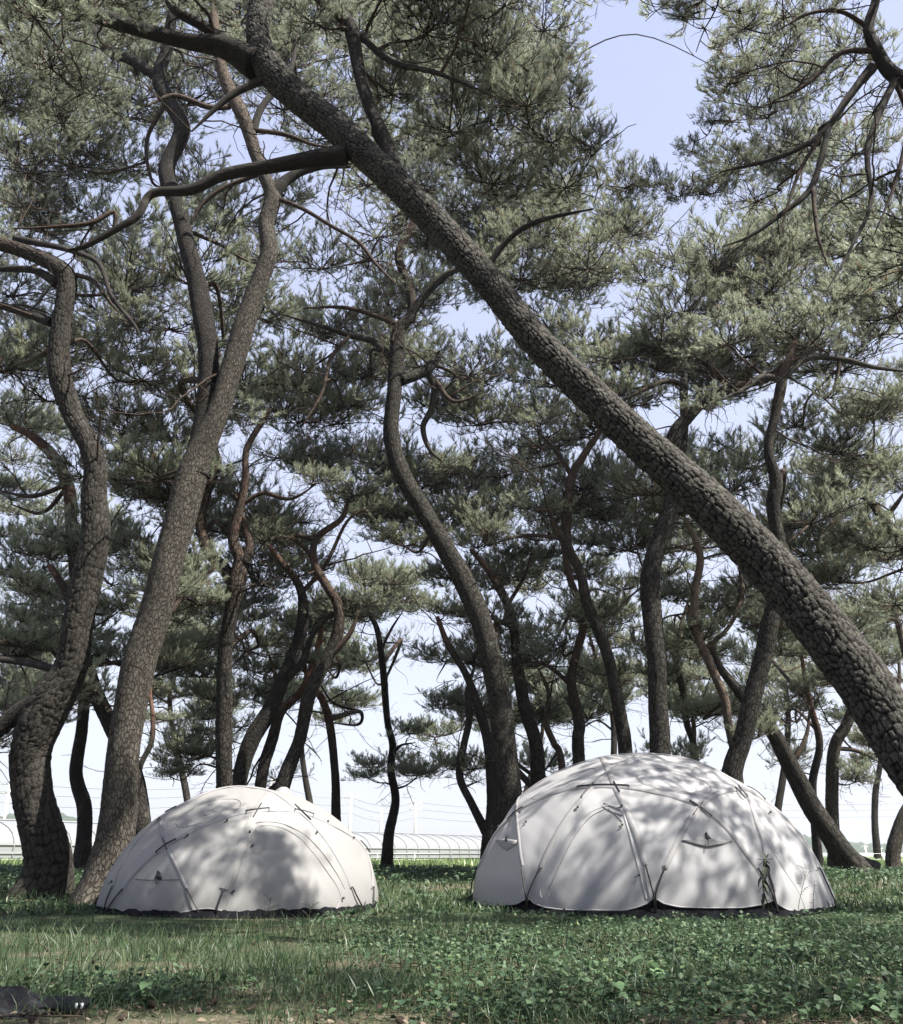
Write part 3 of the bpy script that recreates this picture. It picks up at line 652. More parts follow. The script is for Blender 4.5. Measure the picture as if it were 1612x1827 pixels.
GRID = """9 8 6 6 7 8 9 9 7 2 0 0 0 4 5 3
9 9 6 5 5 6 8 9 8 6 0 0 1 4 4 3
6 7 3 2 1 2 5 8 9 6 1 0 1 3 3 3
5 3 0 2 2 2 4 7 8 7 2 0 0 1 2 3
2 0 3 3 4 3 5 6 6 5 4 3 2 3 3 3
4 2 5 5 5 6 6 4 5 5 6 4 4 4 4 4
7 4 5 5 3 6 6 4 6 6 6 5 4 4 5 6
8 5 8 7 4 6 4 3 7 7 5 3 3 1 2 6
4 3 5 6 4 7 7 6 8 8 6 5 6 4 4 7
8 6 3 3 6 7 7 8 8 8 7 6 6 5 6 7
9 7 6 8 8 7 7 7 6 7 6 6 6 6 7 8
8 5 6 8 7 7 5 3 4 5 5 5 5 5 6 7
2 2 4 5 5 4 1 1 3 4 4 3 4 4 4 2
0 0 1 3 2 1 0 1 1 1 0 0 1 1 1 0"""
G = [[int(x) for x in l.split()] for l in GRID.split('\n')]
def skel_px(T):
    pts = []
    for Q, q in T['skel']:
        for x in Q[::6]: pts.append(proj(x) + (x[1],))
    return np.array(pts)
SP = {id(T): skel_px(T) for T in TREES}
random.seed(23)
for r_i, row in enumerate(G):
    for c_i, v in enumerate(row):
        npad = v * (.36 if r_i < 8 else .5); k = int(npad) + (random.random() < npad - int(npad))
        for _ in range(k):
            px = c_i * 100 + rnd(0, 100); py = r_i * 100 + rnd(0, 100)
            cand = []
            for T in TREES:
                if T in (T1, T27): continue
                s = SP[id(T)]; d = np.hypot(s[:, 0] - px, (s[:, 1] - py) * np.where(s[:, 1] < py, 1.8, 1.0)); cand.append((d.min() * rnd(.7, 1.4), T))
            cand.sort(key=lambda x: x[0]); T = cand[0][1]
            Yv = max(T['Y']) + rnd(.2, 3.2)
            if r_i >= 8: Yv += rnd(0, 4)
            c = at(px, py, Yv); Rad = rnd(.95, 1.7) * (1.0 if r_i < 10 else .85)
            kind = 'far' if random.random() < .82 else 'sparse'
            add_pad(T, c, Rad, kind)
# farther pines of the grove: trunks seen between the others, each with its own crown
FAR = [(60,1548,40,1,'far pine showing between the left edge and the crooked trunk'),(330,1545,38,0,'far dark pine showing left of the small tent crown'),(560,1545,42,1,'far pine whose thin stem shows above the small tent top'),
 (940,1545,44,0,'far pine half hidden behind the tall curved trunk'),(1075,1545,36,1,'far pine glimpsed over the big tent between bent stems'),(1215,1545,40,0,'far dark pine glimpsed right of the thick upright pine'),(1385,1545,38,1,'far pine seen below the curved trunk at right'),(1575,1545,44,0,'far pine beside the burnt-foot pine at the right')]
for (px, py, Yv, vv, lab) in FAR:
    h = rnd(500, 640) * 30 / Yv; pts = []; x = px; 
    ph = rnd(0, 6)
    for s in range(8):
        t = s / 7; pts.append((px + 28 * math.sin(ph + t * 5) * (.3 + t), py - h * t, (18 - 13 * t) * 36 / Yv))
    T = pine(lab, Yv, Yv, pts, material=[BARK, BARK_SHADED][vv])
    for k in range(15):
        t = rnd(.45, 1.02); cpx = px + rnd(-110, 110) * (1.3 - t); cpy = py - h * t
        if py - h * t > 1290: cpy -= 80
        c = at(cpx, cpy, Yv + rnd(-1.6, 1.6)); add_pad(T, c, rnd(1.1, 1.8), 'far')
# unseen pines of the same grove (right of and behind the camera), put there to shade the grass
OFF = [(4.6,-2.5,'pine of the grove standing right behind the viewer'),(10.2,-3.0,'pine of the grove standing right behind the viewer, farther off'),(1.5,-6.5,'pine of the grove standing behind the viewer'),(14.0,0.5,'pine of the grove far to the right of the viewer'),(-6.5,3.0,'pine of the grove left of the viewer')]
for (x, y, lab) in OFF:
    g = float(zg(x, y)); P = [(x + .5 * math.sin(q * 1.1 + x), y + .4 * math.cos(q * .9 + y), g - .1 + q * 1.7) for q in range(7)]
    root = empty('pine_tree', (x, y, g), lab, 'tree')
    me, Q, q = trunk_mesh('trunk', P, [.3, .27, .24, .21, .17, .12, .06], BARK, .6, True, .08, .14, .015, .6, x)
    o = obj('trunk', me, root); o.location = (-x, -y, -g)
    T = dict(root=root, foot=Vector((x, y, g)), skel=[(Q, q)], pads='far', limbs=MB(), n=0); TREES.append(T)
    for k in range(15):
        a = rnd(0, 6.28); d = rnd(.3, 3.2); add_pad(T, np.array([x + d * math.cos(a), y + d * math.sin(a), g + rnd(6.6, 10.6)]), rnd(1.1, 1.8), 'far')
    if x == 4.6:
        for (x_, y_, z_) in [(-1.5,2.4,8.6),(.2,1.9,8.2),(1.6,2.7,8.8),(3.1,2.0,8.4),(4.6,2.6,8.9),(6.2,1.8,8.3),(7.8,2.4,8.8),(2.4,.6,8.9),(5.3,.5,8.6),(8.8,.8,8.4)]: add_pad(T, np.array([x_, y_, z_]), rnd(1.0, 1.35), 'far')  # unseen extra pads added over the viewer to shade the foreground
random.seed(77)
for T in TREES[:-len(OFF)]:                     # crooked bare side branches along the upper wood
    near = T in (T1, T27)
    for k in range(8 if near else 17):
        Q, q = random.choice(T['skel'][:8]); n_ = len(Q)
        if n_ < 12: continue
        i_ = int(n_ * rnd(.45 if Q is T['skel'][0][0] else .2, .98)); d = (rnd(-1, 1), rnd(-.6, .6), rnd(-.35, .6)); L = rnd(.7, 2.4) * (.6 if near else 1)
        i_ = min(i_, n_ - 1)
        P, dd = twig_path(Q[i_], d, L, 9, .34, .02); r0 = min(q[i_] * .5, .008 + .009 * L)
        T['limbs'].add(*tube(P, np.linspace(r0, .006, len(P)), 5))
        for s_ in range(4):
            j_ = random.randint(2, 8); P2, _ = twig_path(P[j_], dd * .5 + np.array([rnd(-1, 1), rnd(-1, 1), rnd(-.6, .8)]), L * rnd(.25, .5), 6, .5, 0)
            T['limbs'].add(*tube(P2, np.linspace(r0 * .45, .003, len(P2)), 4))
            for u_ in range(2):
                P3, _ = twig_path(P2[random.randint(1, 5)], (rnd(-1, 1), rnd(-1, 1), rnd(-.6, .6)), L * rnd(.12, .25), 4, .5, 0)
                T['limbs'].add(*tube(P3, np.linspace(.005, .002, len(P3)), 3, False))
for T in TREES:
    if T['limbs'].n:
        o = obj('branches', T['limbs'].make('branches', [BRANCH], True), T['root']); o.location = -T['foot']; o['kind'] = 'stuff'
print('pads', sum(T['n'] for T in TREES), 'max', max(T['n'] for T in TREES))
# ------------------------------------------------------------------ tents
class Tent:
    def __init__(s, cx, cy, a, b, c, z0, label, name='dome_tent'):
        s.c = np.array([cx, cy, z0]); s.s = np.array([a, b, c]); s.root = empty(name, (cx, cy, z0), label, 'tent', 'dome tents on the grass')
        s.poles = []
    def hit(s, px, py):
        """point of the picture carried onto the dome (local coordinates)"""
        o = (np.array([0, 0, CAMH]) - s.c) / s.s; d = ray(px, py) / s.s
        A = d @ d; B = o @ d; C = o @ o - 1; D = B * B - A * C
        t = (-B - math.sqrt(max(D, 0))) / A; p = o + d * t
        p = p / np.linalg.norm(p); return p * s.s
    def path(s, pts, step=.05, mirror=False):
        P = np.array([s.hit(*p) for p in pts])
        Q, _ = spline(P, np.ones(len(P)), step=step)
        q = Q / s.s; q /= np.linalg.norm(q, axis=1)[:, None]; Q = q * s.s
        if mirror: Q = Q * np.array([-1, -1, 1])
        return Q
    def nrm(s, Q):
        n = Q / s.s ** 2; return n / np.linalg.norm(n, axis=1)[:, None]
    def sag(s, Q, amount, scale):
        al = np.concatenate(s.poles); d = np.full(len(Q), 9.)
        for k in range(0, len(al), 200):
            d = np.minimum(d, np.linalg.norm(Q[:, None] - al[None, k:k + 200], axis=2).min(1))
        h = .2 + .8 * smooth(Q[:, 2] / .8)
        return amount * h * (1 - np.exp(-(d / scale) ** 1.4))
    def skin(s, Q, off=0.0):
        """push points of the smooth dome onto the sagging cloth"""
        sg = s.sag(Q, s.amt, s.scl); n = s.nrm(Q); return Q - n * (sg - off)[:, None] if np.ndim(off) else Q - n * sg[:, None] + n * off
    def strip(s, Q, width, off, name, material, thick=.006, onskin=False):
        n = s.nrm(Q); T = np.gradient(Q, axis=0); T /= np.linalg.norm(T, axis=1)[:, None] + 1e-9
        side = np.cross(n, T); P = Q if not onskin else s.skin(Q)
        ring = [(-1, -.004), (-.85, .3), (-.4, .9), (0, 1.0), (.4, .9), (.85, .3), (1, -.004)]
        V = np.stack([P + side * (u * width / 2) + n * (off + thick * h) for u, h in ring], 1)
        k = len(ring); m = len(Q); i = np.arange(m - 1)[:, None] * k; j = np.arange(k - 1)[None]
        F = np.stack([i + j, i + j + 1, i + k + j + 1, i + k + j], -1).reshape(-1, 4)
        return obj(name, mesh(name, V.reshape(-1, 3), [F], [material], None, True), s.root)
    def rod(s, Q, r, off, name='pole', m=None, onskin=False, parent=None):
        P = (s.skin(Q) if onskin else Q) + s.nrm(Q) * off
        v, f3, f4 = tube(P, r, 6); return obj(name, mesh(name, v, [np.array(f3), f4], [m or BLACK], None, True), parent or s.root)
    def fly(s, hem, amt, scl, material, nz=240, ne=80, wrinkle=.003, seed=0):
        s.amt, s.scl = amt, scl
        H = np.array([s.hit(*p) for p in hem]); az = np.arctan2(H[:, 1] / s.s[1], H[:, 0] / s.s[0]); el = np.arcsin(np.clip(H[:, 2] / s.s[2], -1, 1))
        # front azimuths run -pi..0
        az = np.where(az > 1.2, az - 2 * math.pi, az); o = np.argsort(az); az, el = az[o], el[o]
        A = np.linspace(-math.pi, math.pi, nz, endpoint=False)
        Af = np.where(A > 0, A - math.pi, A)
        E0 = np.interp(Af, az, el)
        t = np.linspace(0, 1, ne) ** .9
        E = E0[:, None] + (math.pi / 2 - E0[:, None]) * t[None]
        q = np.stack([np.cos(A)[:, None] * np.cos(E), np.sin(A)[:, None] * np.cos(E), np.sin(E)], -1).reshape(-1, 3)
        Q = q * s.s; V = s.skin(Q)
        n = s.nrm(Q)
        wr = wrinkle * (np.sin(q[:, 0] * 31 + 5 * q[:, 2] + seed) * np.sin(q[:, 2] * 17 + 9 * q[:, 1]) + .6 * np.sin(q[:, 0] * 67 + q[:, 2] * 40))
        lowf = np.exp(-np.tile(t, nz) / .18); A2 = np.repeat(A, ne)
        wr = wr + lowf * .006 * np.sin(A2 * 38 + 3 * np.sin(A2 * 5))
        V = V + n * wr[:, None]
        s.E0 = E0; s.A = A
        i = np.arange(nz)[:, None]; j = np.arange(ne - 1)[None]; i2 = (i + 1) % nz
        F = np.stack([i * ne + j, i2 * ne + j, i2 * ne + j + 1, i * ne + j + 1], -1).reshape(-1, 4)
        F = F[np.tile(np.arange(ne - 1), nz) < ne - 1]
        obj('fly', mesh('fly', V, [F], [material], None, True), s.root)
        # hem binding
        k = ne; hv = V.reshape(nz, ne, 3)[:, 0]; hv = np.vstack([hv, hv[:1]])
        v, f3, f4 = tube(hv, .009, 5); obj('hem', mesh('hem', v, [np.array(f3), f4], [material], None, True), s.root)
    def tub(s, top=.42, drop=.22, inset=.95, seed=0):
        nz = 260; A = np.linspace(0, 2 * math.pi, nz, endpoint=False)
        rows = [(-drop, 1.05), (-.06, 1.03), (.02, .995), (.10, .962), (.24, .948), (top, .925)]
        V = []
        for k, (z, f) in enumerate(rows):
            pl = .004 * np.sin(A * 61 + seed) * np.sin(A * 23 + 1) * (1.4 if z < .2 else .4)
            V.append(np.stack([np.cos(A) * s.s[0] * (f + pl), np.sin(A) * s.s[1] * (f + pl), np.full(nz, z)], 1))
        V = np.concatenate(V); i = np.arange(len(rows) - 1)[:, None] * nz; j = np.arange(nz)[None]; j2 = (j + 1) % nz
        F = np.stack([i + j, i + j2, i + nz + j2, i + nz + j], -1).reshape(-1, 4)
        obj('floor_tub', mesh('floor_tub', V, [F], [BLACKF], None, True), s.root)
    def patch(s, poly, off, name, material):
        P = np.array([s.hit(*p) for p in poly]); c = P.mean(0)
        rings = []
        for f in (1, .66, .33): rings.append(c + (P - c) * f)
        Q = np.vstack(rings + [c[None]]); q = Q / s.s; q /= np.linalg.norm(q, axis=1)[:, None]; Q = q * s.s
        V = s.skin(Q) + s.nrm(Q) * off; k = len(P)
        # underside rim so that the patch has thickness
        V = np.vstack([V, s.skin(Q[:k]) - s.nrm(Q[:k]) * .01])
        F = []; 
        for r_ in range(2):
            for a in range(k): b_ = (a + 1) % k; F.append((r_ * k + a, r_ * k + b_, (r_ + 1) * k + b_, (r_ + 1) * k + a))
        b0 = 3 * k + 1
        for a in range(k): b_ = (a + 1) % k; F.append((b0 + a, b0 + b_, b_, a))
        T3 = [(2 * k + a, 2 * k + (a + 1) % k, 3 * k) for a in range(k)]
        return obj(name, mesh(name, V, [np.array(F), np.array(T3)], [material], None, False), s.root)
def cropper(x0, y0, f): return lambda pts: [(x0 + f * x, y0 + f * y) for x, y in pts]

def wedge(T, pts, name='vent_prop', depth=.05):
    P = np.array([T.hit(*p) for p in pts]); n = T.nrm(P); B = T.skin(P); top = B + n * np.array([[depth], [.02], [.02]])[:len(P)]
    V = np.vstack([B, top]); F4 = [(0, 1, 4, 3), (1, 2, 5, 4), (2, 0, 3, 5)]
    return obj(name, mesh(name, V, [np.array([(0, 2, 1), (3, 4, 5)]), np.array(F4)], [BLACK]), T.root)

# ---- big tent
C = cropper(820, 1320, 680 / 1612)
BT_ = Tent(3.12, 15.0, 2.80, 2.35, 2.28, 0.06, 'bigger white dome tent at right with crossing pole sleeves')
sl = {
 'a': C([(78,540),(95,510),(150,400),(210,335),(245,302),(300,270),(400,225),(500,203),(600,196),(720,202),(850,226),(975,262),(1040,297),(1120,360),(1200,460),(1262,545),(1310,640)]),
 'b': C([(787,530),(740,380),(690,265),(655,188),(625,120),(601,68)]),
 'c': C([(345,540),(400,420),(460,320),(520,245),(570,190),(650,122),(740,76),(820,58)]),
 'c2': C([(820,58),(900,66),(1000,92),(1110,142),(1210,205),(1290,255),(1390,340),(1470,440),(1520,545)]),
 'd': C([(268,535),(250,400),(243,300),(245,235)]),
 'e': C([(870,540),(920,440),(965,355),(1012,285),(1060,245),(1120,218),(1200,209),(1250,222)]),
 'f': C([(1215,230),(1245,320),(1280,430),(1300,540),(1335,640)]),
 'g': C([(245,235),(350,165),(450,105),(601,64),(700,50),(820,58)]),
}
BT_.poles = [BT_.path(v) for v in sl.values()]; BT_.poles += [p * np.array([-1, -1, 1]) for p in BT_.poles]
hemB = C([(40,720),(62,680),(75,695),(150,702),(240,696),(287,668),(310,690),(360,710),(440,720),(600,722),(700,722),(760,708),(800,690),(825,665),(860,692),(930,708),(1050,712),(1200,711),(1290,696),(1332,678),(1360,705),(1395,722),(1500,725),(1560,708)])
BT_.fly(hemB, .085, .40, FLY, seed=1)
BT_.tub(seed=2)
for k, v in sl.items():
    Q = BT_.path(v)
    wd = {'g': .05, 'f': .045, 'd': .06}.get(k, .085)
    BT_.strip(Q, wd, .004, 'pole_sleeve', SLEEVE, .014)
    if k not in 'gf': BT_.strip(Q * np.array([-1, -1, 1]), wd, .004, 'pole_sleeve', SLEEVE, .014)
for v in [[(30,722),(50,640),(80,540)],[(287,672),(268,535)],[(287,672),(312,610),(347,538)],[(825,668),(787,530)],[(825,668),(850,590),(872,538)],[(1345,735),(1318,650),(1262,545)],[(1345,735),(1325,640),(1300,545)],[(1585,690),(1555,620),(1520,545)]]:
    Q = BT_.path(C(v)); Q = Q.copy(); Q[0, 2] = -.02
    BT_.rod(Q, .011, .022)
for v in [[(208,342),(232,315),(272,288)],[(243,285),(243,325)],[(518,246),(545,212),(572,188)],[(500,203),(600,195),(718,199)],[(655,180),(665,200),(680,225)],[(974,262),(1020,290),(1066,326)],[(988,322),(1008,292),(1030,268)],[(1163,205),(1205,252)],[(1175,198),(1215,246)],[(1215,202),(1250,220),(1292,258)]]:
    BT_.rod(BT_.path(C(v), .03), .009, .030, 'pole_clip')
for v in [[(208,342),(212,347)],[(272,288),(276,294)],[(518,246),(522,250)],[(572,188),(563,186)],[(974,262),(972,268)],[(1066,326),(1060,330)],[(718,197),(718,206)],[(500,203),(500,210)],[(347,538),(341,535)],[(872,538),(866,534)],[(1262,545),(1256,548)],[(1520,545),(1506,543)]]:
    BT_.rod(BT_.path(C(v), .01), .005, .026, 'pole_clip')
for v, wdt in [([(345,668),(338,640),(370,575),(410,500),(460,405),(510,335),(560,292),(620,272),(668,282)], .035), ([(668,282),(690,300),(715,380),(745,490),(770,590),(792,672)], .03), ([(380,660),(372,640),(395,590),(430,510),(478,415),(525,348),(572,305),(622,285)], .012)]:
    BT_.strip(BT_.path(C(v)), wdt, .004, 'door_seam', SEAM if wdt < .02 else FLY, .007, True)
BT_.strip(BT_.path(C([(1240,290),(1300,420),(1380,540),(1440,640),(1470,720)])), .03, .004, 'door_seam', FLY, .006, True)
BT_.patch(C([(940,428),(1000,420),(1048,416),(1100,422),(1155,430),(1100,442),(1052,450),(1000,442)]), .022, 'vent', VENTM)
BT_.patch(C([(150,425),(185,415),(248,428),(240,445),(195,465),(165,445)]), .02, 'vent', FLY2)
wedge(BT_, C([(1048,424),(1072,420),(1043,390)])[::-1]); wedge(BT_, C([(186,428),(200,430),(198,403)])[::-1], depth=.04)
BT_.rod(BT_.path(C([(1052,424),(1050,450)]), .01), .008, .03, 'vent_strap')
def oval(T, f, pts, material=SEAM):
    P = pts + pts[:1]; return T.strip(T.path(f(P), .04), .016, .003, 'window_seam', material, .004, True)
oval(BT_, C, [(745,140),(770,120),(830,107),(900,110),(980,135),(1050,175),(1067,205),(1050,225),(990,226),(900,215),(810,195),(760,170)])
oval(BT_, C, [(300,240),(330,215),(400,170),(480,130),(540,114),(575,120),(572,145),(530,180),(460,210),(380,235),(320,250)])
BT_.patch(C([(748,142),(772,123),(830,110),(900,113),(978,138),(1046,177),(1062,205),(1048,222),(990,223),(900,212),(812,192),(762,168)]), .003, 'roof_window', CLEAR)
for x, y in [(503,289),(688,283),(690,361),(760,573),(1318,305),(283,348)]:
    p = BT_.hit(*C([(x, y)])[0]); n = BT_.nrm(p[None])[0]; q = BT_.skin(p[None])[0] + n * .02
    mb = MB(); mb.add(*tube(np.array([q, q + n * .02]), .016, 6)); mb.add(*tube(np.array([q, q + np.array([-.06, 0, -.03])]), .006, 4))
    obj('toggle', mb.make('toggle', [BLACK]), BT_.root)
# exposed door folds at the top
for v in [[(600,272),(640,300),(690,320)],[(610,262),(650,282),(684,300)],[(628,285),(660,315),(688,345)]]:
    BT_.strip(BT_.path(C(v)), .02, .004, 'door_fold', SEAM, .01, True)

# ---- small tent
C2 = cropper(180, 1380, 520 / 1612)
ST_ = Tent(-3.29, 15.0, 2.14, 2.35, 1.77, 0.07, 'smaller warm white dome tent at left beside the pale pine')
sl = {
 'a': C2([(125,640),(200,540),(310,440),(415,370),(500,322),(600,277),(700,240),(805,214),(930,203),(1070,208),(1170,235),(1260,275),(1370,335),(1430,380),(1475,450),(1498,530),(1505,630)]),
 'b': C2([(683,640),(760,440),(845,245),(885,175),(935,110)]),
 'c': C2([(475,640),(420,520),(365,410),(343,355),(330,290),(348,232)]),
 'd': C2([(1385,630),(1330,500),(1250,370),(1155,258),(1070,185),(1000,130),(930,96),(830,78),(740,74),(640,90),(520,138),(420,188),(348,232)]),
 'e': C2([(72,630),(120,500),(200,380),(300,275),(348,232)]),
}
ST_.poles = [ST_.path(v) for v in sl.values()]; ST_.poles += [p * np.array([-1, -1, 1]) for p in ST_.poles]
hemS = C2([(30,760),(50,745),(90,748),(130,765),(260,780),(400,779),(480,765),(530,752),(600,748),(680,762),(720,790),(800,801),(900,804),(1020,796),(1130,790),(1240,772),(1340,752),(1430,740),(1480,760),(1530,742),(1560,760)])
ST_.fly(hemS, .06, .34, FLY2, seed=4)
ST_.tub(seed=5)
for k, v in sl.items():
    Q = ST_.path(v); wd = {'b': .13, 'd': .08, 'a': .07, 'c': .05, 'e': .03}[k]
    ST_.strip(Q, wd, .004, 'pole_sleeve', SLEEVE if k != 'b' else FLY2, .014)
    if k in 'ab': ST_.strip(Q * np.array([-1, -1, 1]), wd, .004, 'pole_sleeve', SLEEVE, .014)
for v in [[(20,800),(60,725),(127,640)],[(640,760),(660,700),(684,638)],[(545,765),(510,700),(475,640)],[(1442,742),(1410,680),(1387,630)],[(1500,815),(1502,720),(1505,630)],[(1560,778),(1555,700),(1545,632)],[(20,780),(40,700),(72,625)]]:
    Q = ST_.path(C2(v)); Q = Q.copy(); Q[0, 2] = max(Q[0, 2] - .05, -.03)
    ST_.rod(Q, .011, .022)
for v in [[(308,442),(360,400),(420,368)],[(345,362),(358,395),(370,425)],[(803,214),(930,199)],[(843,248),(866,210),(887,174)],[(1070,205),(1120,215),(1175,232)],[(1070,180),(1115,222),(1158,264)],[(1430,378),(1460,410),(1478,440)],[(360,222),(422,190)],[(317,268),(330,252)]]:
    ST_.rod(ST_.path(C2(v), .03), .009, .030, 'pole_clip')
for v in [[(308,442),(318,446)],[(418,366),(418,378)],[(803,214),(808,228)],[(930,199),(930,214)],[(1175,232),(1170,244)],[(1070,205),(1072,216)],[(684,638),(676,644)],[(475,640),(484,650)],[(1387,630),(1378,630)],[(1505,630),(1492,630)]]:
    ST_.rod(ST_.path(C2(v), .01), .005, .026, 'pole_clip')
for v, wdt in [([(692,756),(715,700),(745,600),(795,455),(845,335),(872,292),(950,280),(1030,298),(1110,348),(1180,428),(1260,540),(1318,640),(1330,700),(1300,762)], .022), ([(835,300),(860,272),(950,262),(1040,280),(1130,330),(1210,410),(1300,540),(1350,640)], .012)]:
    ST_.strip(ST_.path(C2(v)), wdt, .003, 'door_seam', FLY2 if wdt > .02 else SEAM, .008, True)
ST_.strip(ST_.path(C2([(190,585),(300,588),(440,587)])), .014, .003, 'vent_seam', SEAM, .006, True)
wedge(ST_, C2([(294,586),(336,587),(325,543)])[::-1], depth=.07)
ST_.rod(ST_.path(C2([(312,588),(314,612)]), .01), .012, .03, 'vent_strap')
oval(ST_, C2, [(412,270),(430,235),(500,185),(600,143),(700,124),(755,130),(776,155),(760,190),(700,232),(600,262),(500,285),(430,292)])
ST_.patch(C2([(560,216),(600,206),(640,196),(620,214),(580,228)]), .004, 'vent', VENTM)
for x, y in [(700,265),(483,348),(823,330),(838,402),(738,651),(1193,330),(1252,272),(1395,360),(68,601),(1337,690)]:
    p = ST_.hit(*C2([(x, y)])[0]); n = ST_.nrm(p[None])[0]; q = ST_.skin(p[None])[0] + n * .02
    mb = MB(); mb.add(*tube(np.array([q, q + n * .02]), .016, 6)); mb.add(*tube(np.array([q, q + np.array([-.05, 0, -.03])]), .006, 4))
    obj('toggle', mb.make('toggle', [BLACK]), ST_.root)
# top of another small tent behind, built as a piece of this one
base = at(1010 * .32258 + 180, 1380 + 118 * .32258, 15.3) - ST_.c
k = 14; a_ = np.linspace(0, 2 * math.pi, k, endpoint=False)
V = []
for f, z in ((1.25, -.12), (1, 0), (.72, .07), (.3, .12)): V.append(np.stack([base[0] + .17 * f * np.cos(a_), base[1] + .3 * f * np.sin(a_), base[2] + z + 0 * a_], 1))
V = np.vstack(V + [np.array([[base[0], base[1], base[2] + .125]])]); i = np.arange(3)[:, None] * k; j = np.arange(k)[None]; j2 = (j + 1) % k
obj('rear_tent_top', mesh('rear_tent_top', V, [np.stack([i + j, i + j2, i + k + j2, i + k + j], -1).reshape(-1, 4), np.array([(3 * k + q, 3 * k + (q + 1) % k, 4 * k) for q in range(k)])], [FLY2], None, True), ST_.root)

# ------------------------------------------------------------------ greenhouse, fence, poles, hills behind the grove
FILM = fabric('greenhouse_film', (.24, .25, .26), .25, .4)
STEEL, _, _ = mat('galvanised_steel', (.2, .205, .21), .5, .5)
A0 = np.array([-34., 52., 0.]); A1 = np.array([7.5, 118., 0.])
ax = (A1 - A0); LL = np.linalg.norm(ax); ax /= LL; sd_ = np.array([ax[1], -ax[0], 0])          # towards the camera side
gh = empty('greenhouse', tuple(A0), 'long white plastic greenhouse with ribbed roof beyond the fence', 'greenhouse')
def gh_prof(u):   # 0..1 across: wall, roof arc, wall
    return None
Wd, Hw, Hr = 7.0, 1.35, 2.85
prof = [(-Wd / 2, -.3), (-Wd / 2, Hw)] + [(-Wd / 2 * math.cos(t), Hw + (Hr - Hw) * math.sin(t)) for t in np.linspace(.15, math.pi - .15, 11)] + [(Wd / 2, Hw), (Wd / 2, -.3)]
prof = np.array(prof)
def gh_pt(s, off, z): return ax * s + sd_ * off + np.array([0, 0, z])
def gh_sheet(i0, i1, name, mt, lift=0.0):
    P = prof[i0:i1]; nn = 44; V = np.array([[gh_pt(LL * q / nn, p[0], p[1] + lift) for p in P] for q in range(nn + 1)]); k = len(P)
    i = np.arange(nn)[:, None] * k; j = np.arange(k - 1)[None]
    return obj(name, mesh(name, V.reshape(-1, 3), [np.stack([i + j, i + j + 1, i + k + j + 1, i + k + j], -1).reshape(-1, 4)], [mt], None, False), gh)
gh_sheet(1, len(prof) - 1, 'roof', FILM)
gh_sheet(0, 2, 'side_wall', FILM); gh_sheet(len(prof) - 2, len(prof), 'side_wall', FILM)
hv, h3, h4 = tube(np.array([gh_pt(0, p[0] * 1.012, p[1] + .03) for p in prof]), .045, 4); hm = mesh('hoop', hv, [np.array(h3), h4], [STEEL])
for q in range(40):
    o = obj('hoop', hm, gh); o.location = Vector(ax * LL * q / 39)
for off, z in ((Wd / 2 + .04, Hw), (Wd / 2 + .06, Hw - .45), (Wd / 2 + .06, .5), (0, Hr + .05), (Wd * .3, Hw + 1.1)):
    v, f3, f4 = tube(np.array([gh_pt(0, off, z), gh_pt(LL, off, z)]), .06, 4); obj('rail', mesh('rail', v, [np.array(f3), f4], [STEEL]), gh)

fence = empty('wire_fence', (0, 38, 0), 'low white wire fence at the back edge of the grove', 'fence')
fm, f3, f4 = tube(np.array([[0, 0, -.1], [0, 0, .55]]), .018, 5); pm = mesh('post', fm, [np.array(f3), f4], [WHITEP])
for q in range(34):
    x = -24 + q * 1.5; y = 38 + .05 * x; o = obj('post', pm, fence); o.location = (x, y - 38, float(zg(x, y)))
for z in (.1, .3, .52):
    P = np.array([[x, .05 * x, float(zg(x, 38 + .05 * x)) + z + .01 * math.sin(x)] for x in np.linspace(-24, 26, 60)])
    v, f3, f4 = tube(P, .009, 4); obj('wire', mesh('wire', v, [np.array(f3), f4], [WHITEP]), fence)
# utility poles
def upole(px, py_top, Yv, label, arms=1, lamp=False):
    p = at(px, py_top, Yv); z0 = float(zg(p[0], p[1])); H = p[2] - z0
    root = empty('utility_pole', (p[0], p[1], z0), label, 'utility pole', 'utility poles beyond the greenhouse')
    v, f3, f4 = tube(np.array([[0, 0, -.2], [0, 0, H]]), np.array([.20, .13]) * max(1, Yv / 110), 8); obj('post', mesh('post', v, [np.array(f3), f4], [CONC], None, True), root)
    for a in range(arms):
        obj('crossarm', mesh('crossarm', *[(lambda b_: (b_[0], [np.array(b_[2])]))(box((0, 0, H - .5 - a * .9), (1.9, .12, .12)))][0], [CONC]), root)
        for s in (-.8, 0, .8):
            v, f3, f4 = tube(np.array([[s, 0, H - .44 - a * .9], [s, 0, H - .15 - a * .9]]), .06, 5); obj('insulator', mesh('insulator', v, [np.array(f3), f4], [WHITEP]), root)
    if lamp:
        v, f3, f4 = tube(np.array([[0, 0, H - 1.5], [-1.2, 0, H - 1.2], [-1.9, 0, H - 1.25]]), .06, 5); obj('lamp_arm', mesh('lamp_arm', v, [np.array(f3), f4], [CONC]), root)
    return (p[0], p[1], z0 + H)
U = [upole(20, 1390, 95, 'utility pole behind the crooked pine at the far left', 2), upole(627, 1417, 125, 'utility pole seen just right of the small tent', 1), upole(681, 1442, 150, 'short utility pole with side lamp beside the lone thin pine', 0, True),
     upole(742, 1427, 135, 'utility pole nearest the big tent with two crossarms', 2), upole(486, 1388, 118, 'utility pole standing above the roof of the small tent', 1),
     upole(1543, 1508, 260, 'distant pole right of the steep leaning pine', 1), upole(1570, 1511, 280, 'distant pole next to the right edge trunk', 1), upole(1100, 1430, 150, 'utility pole hidden behind the big tent', 1)]
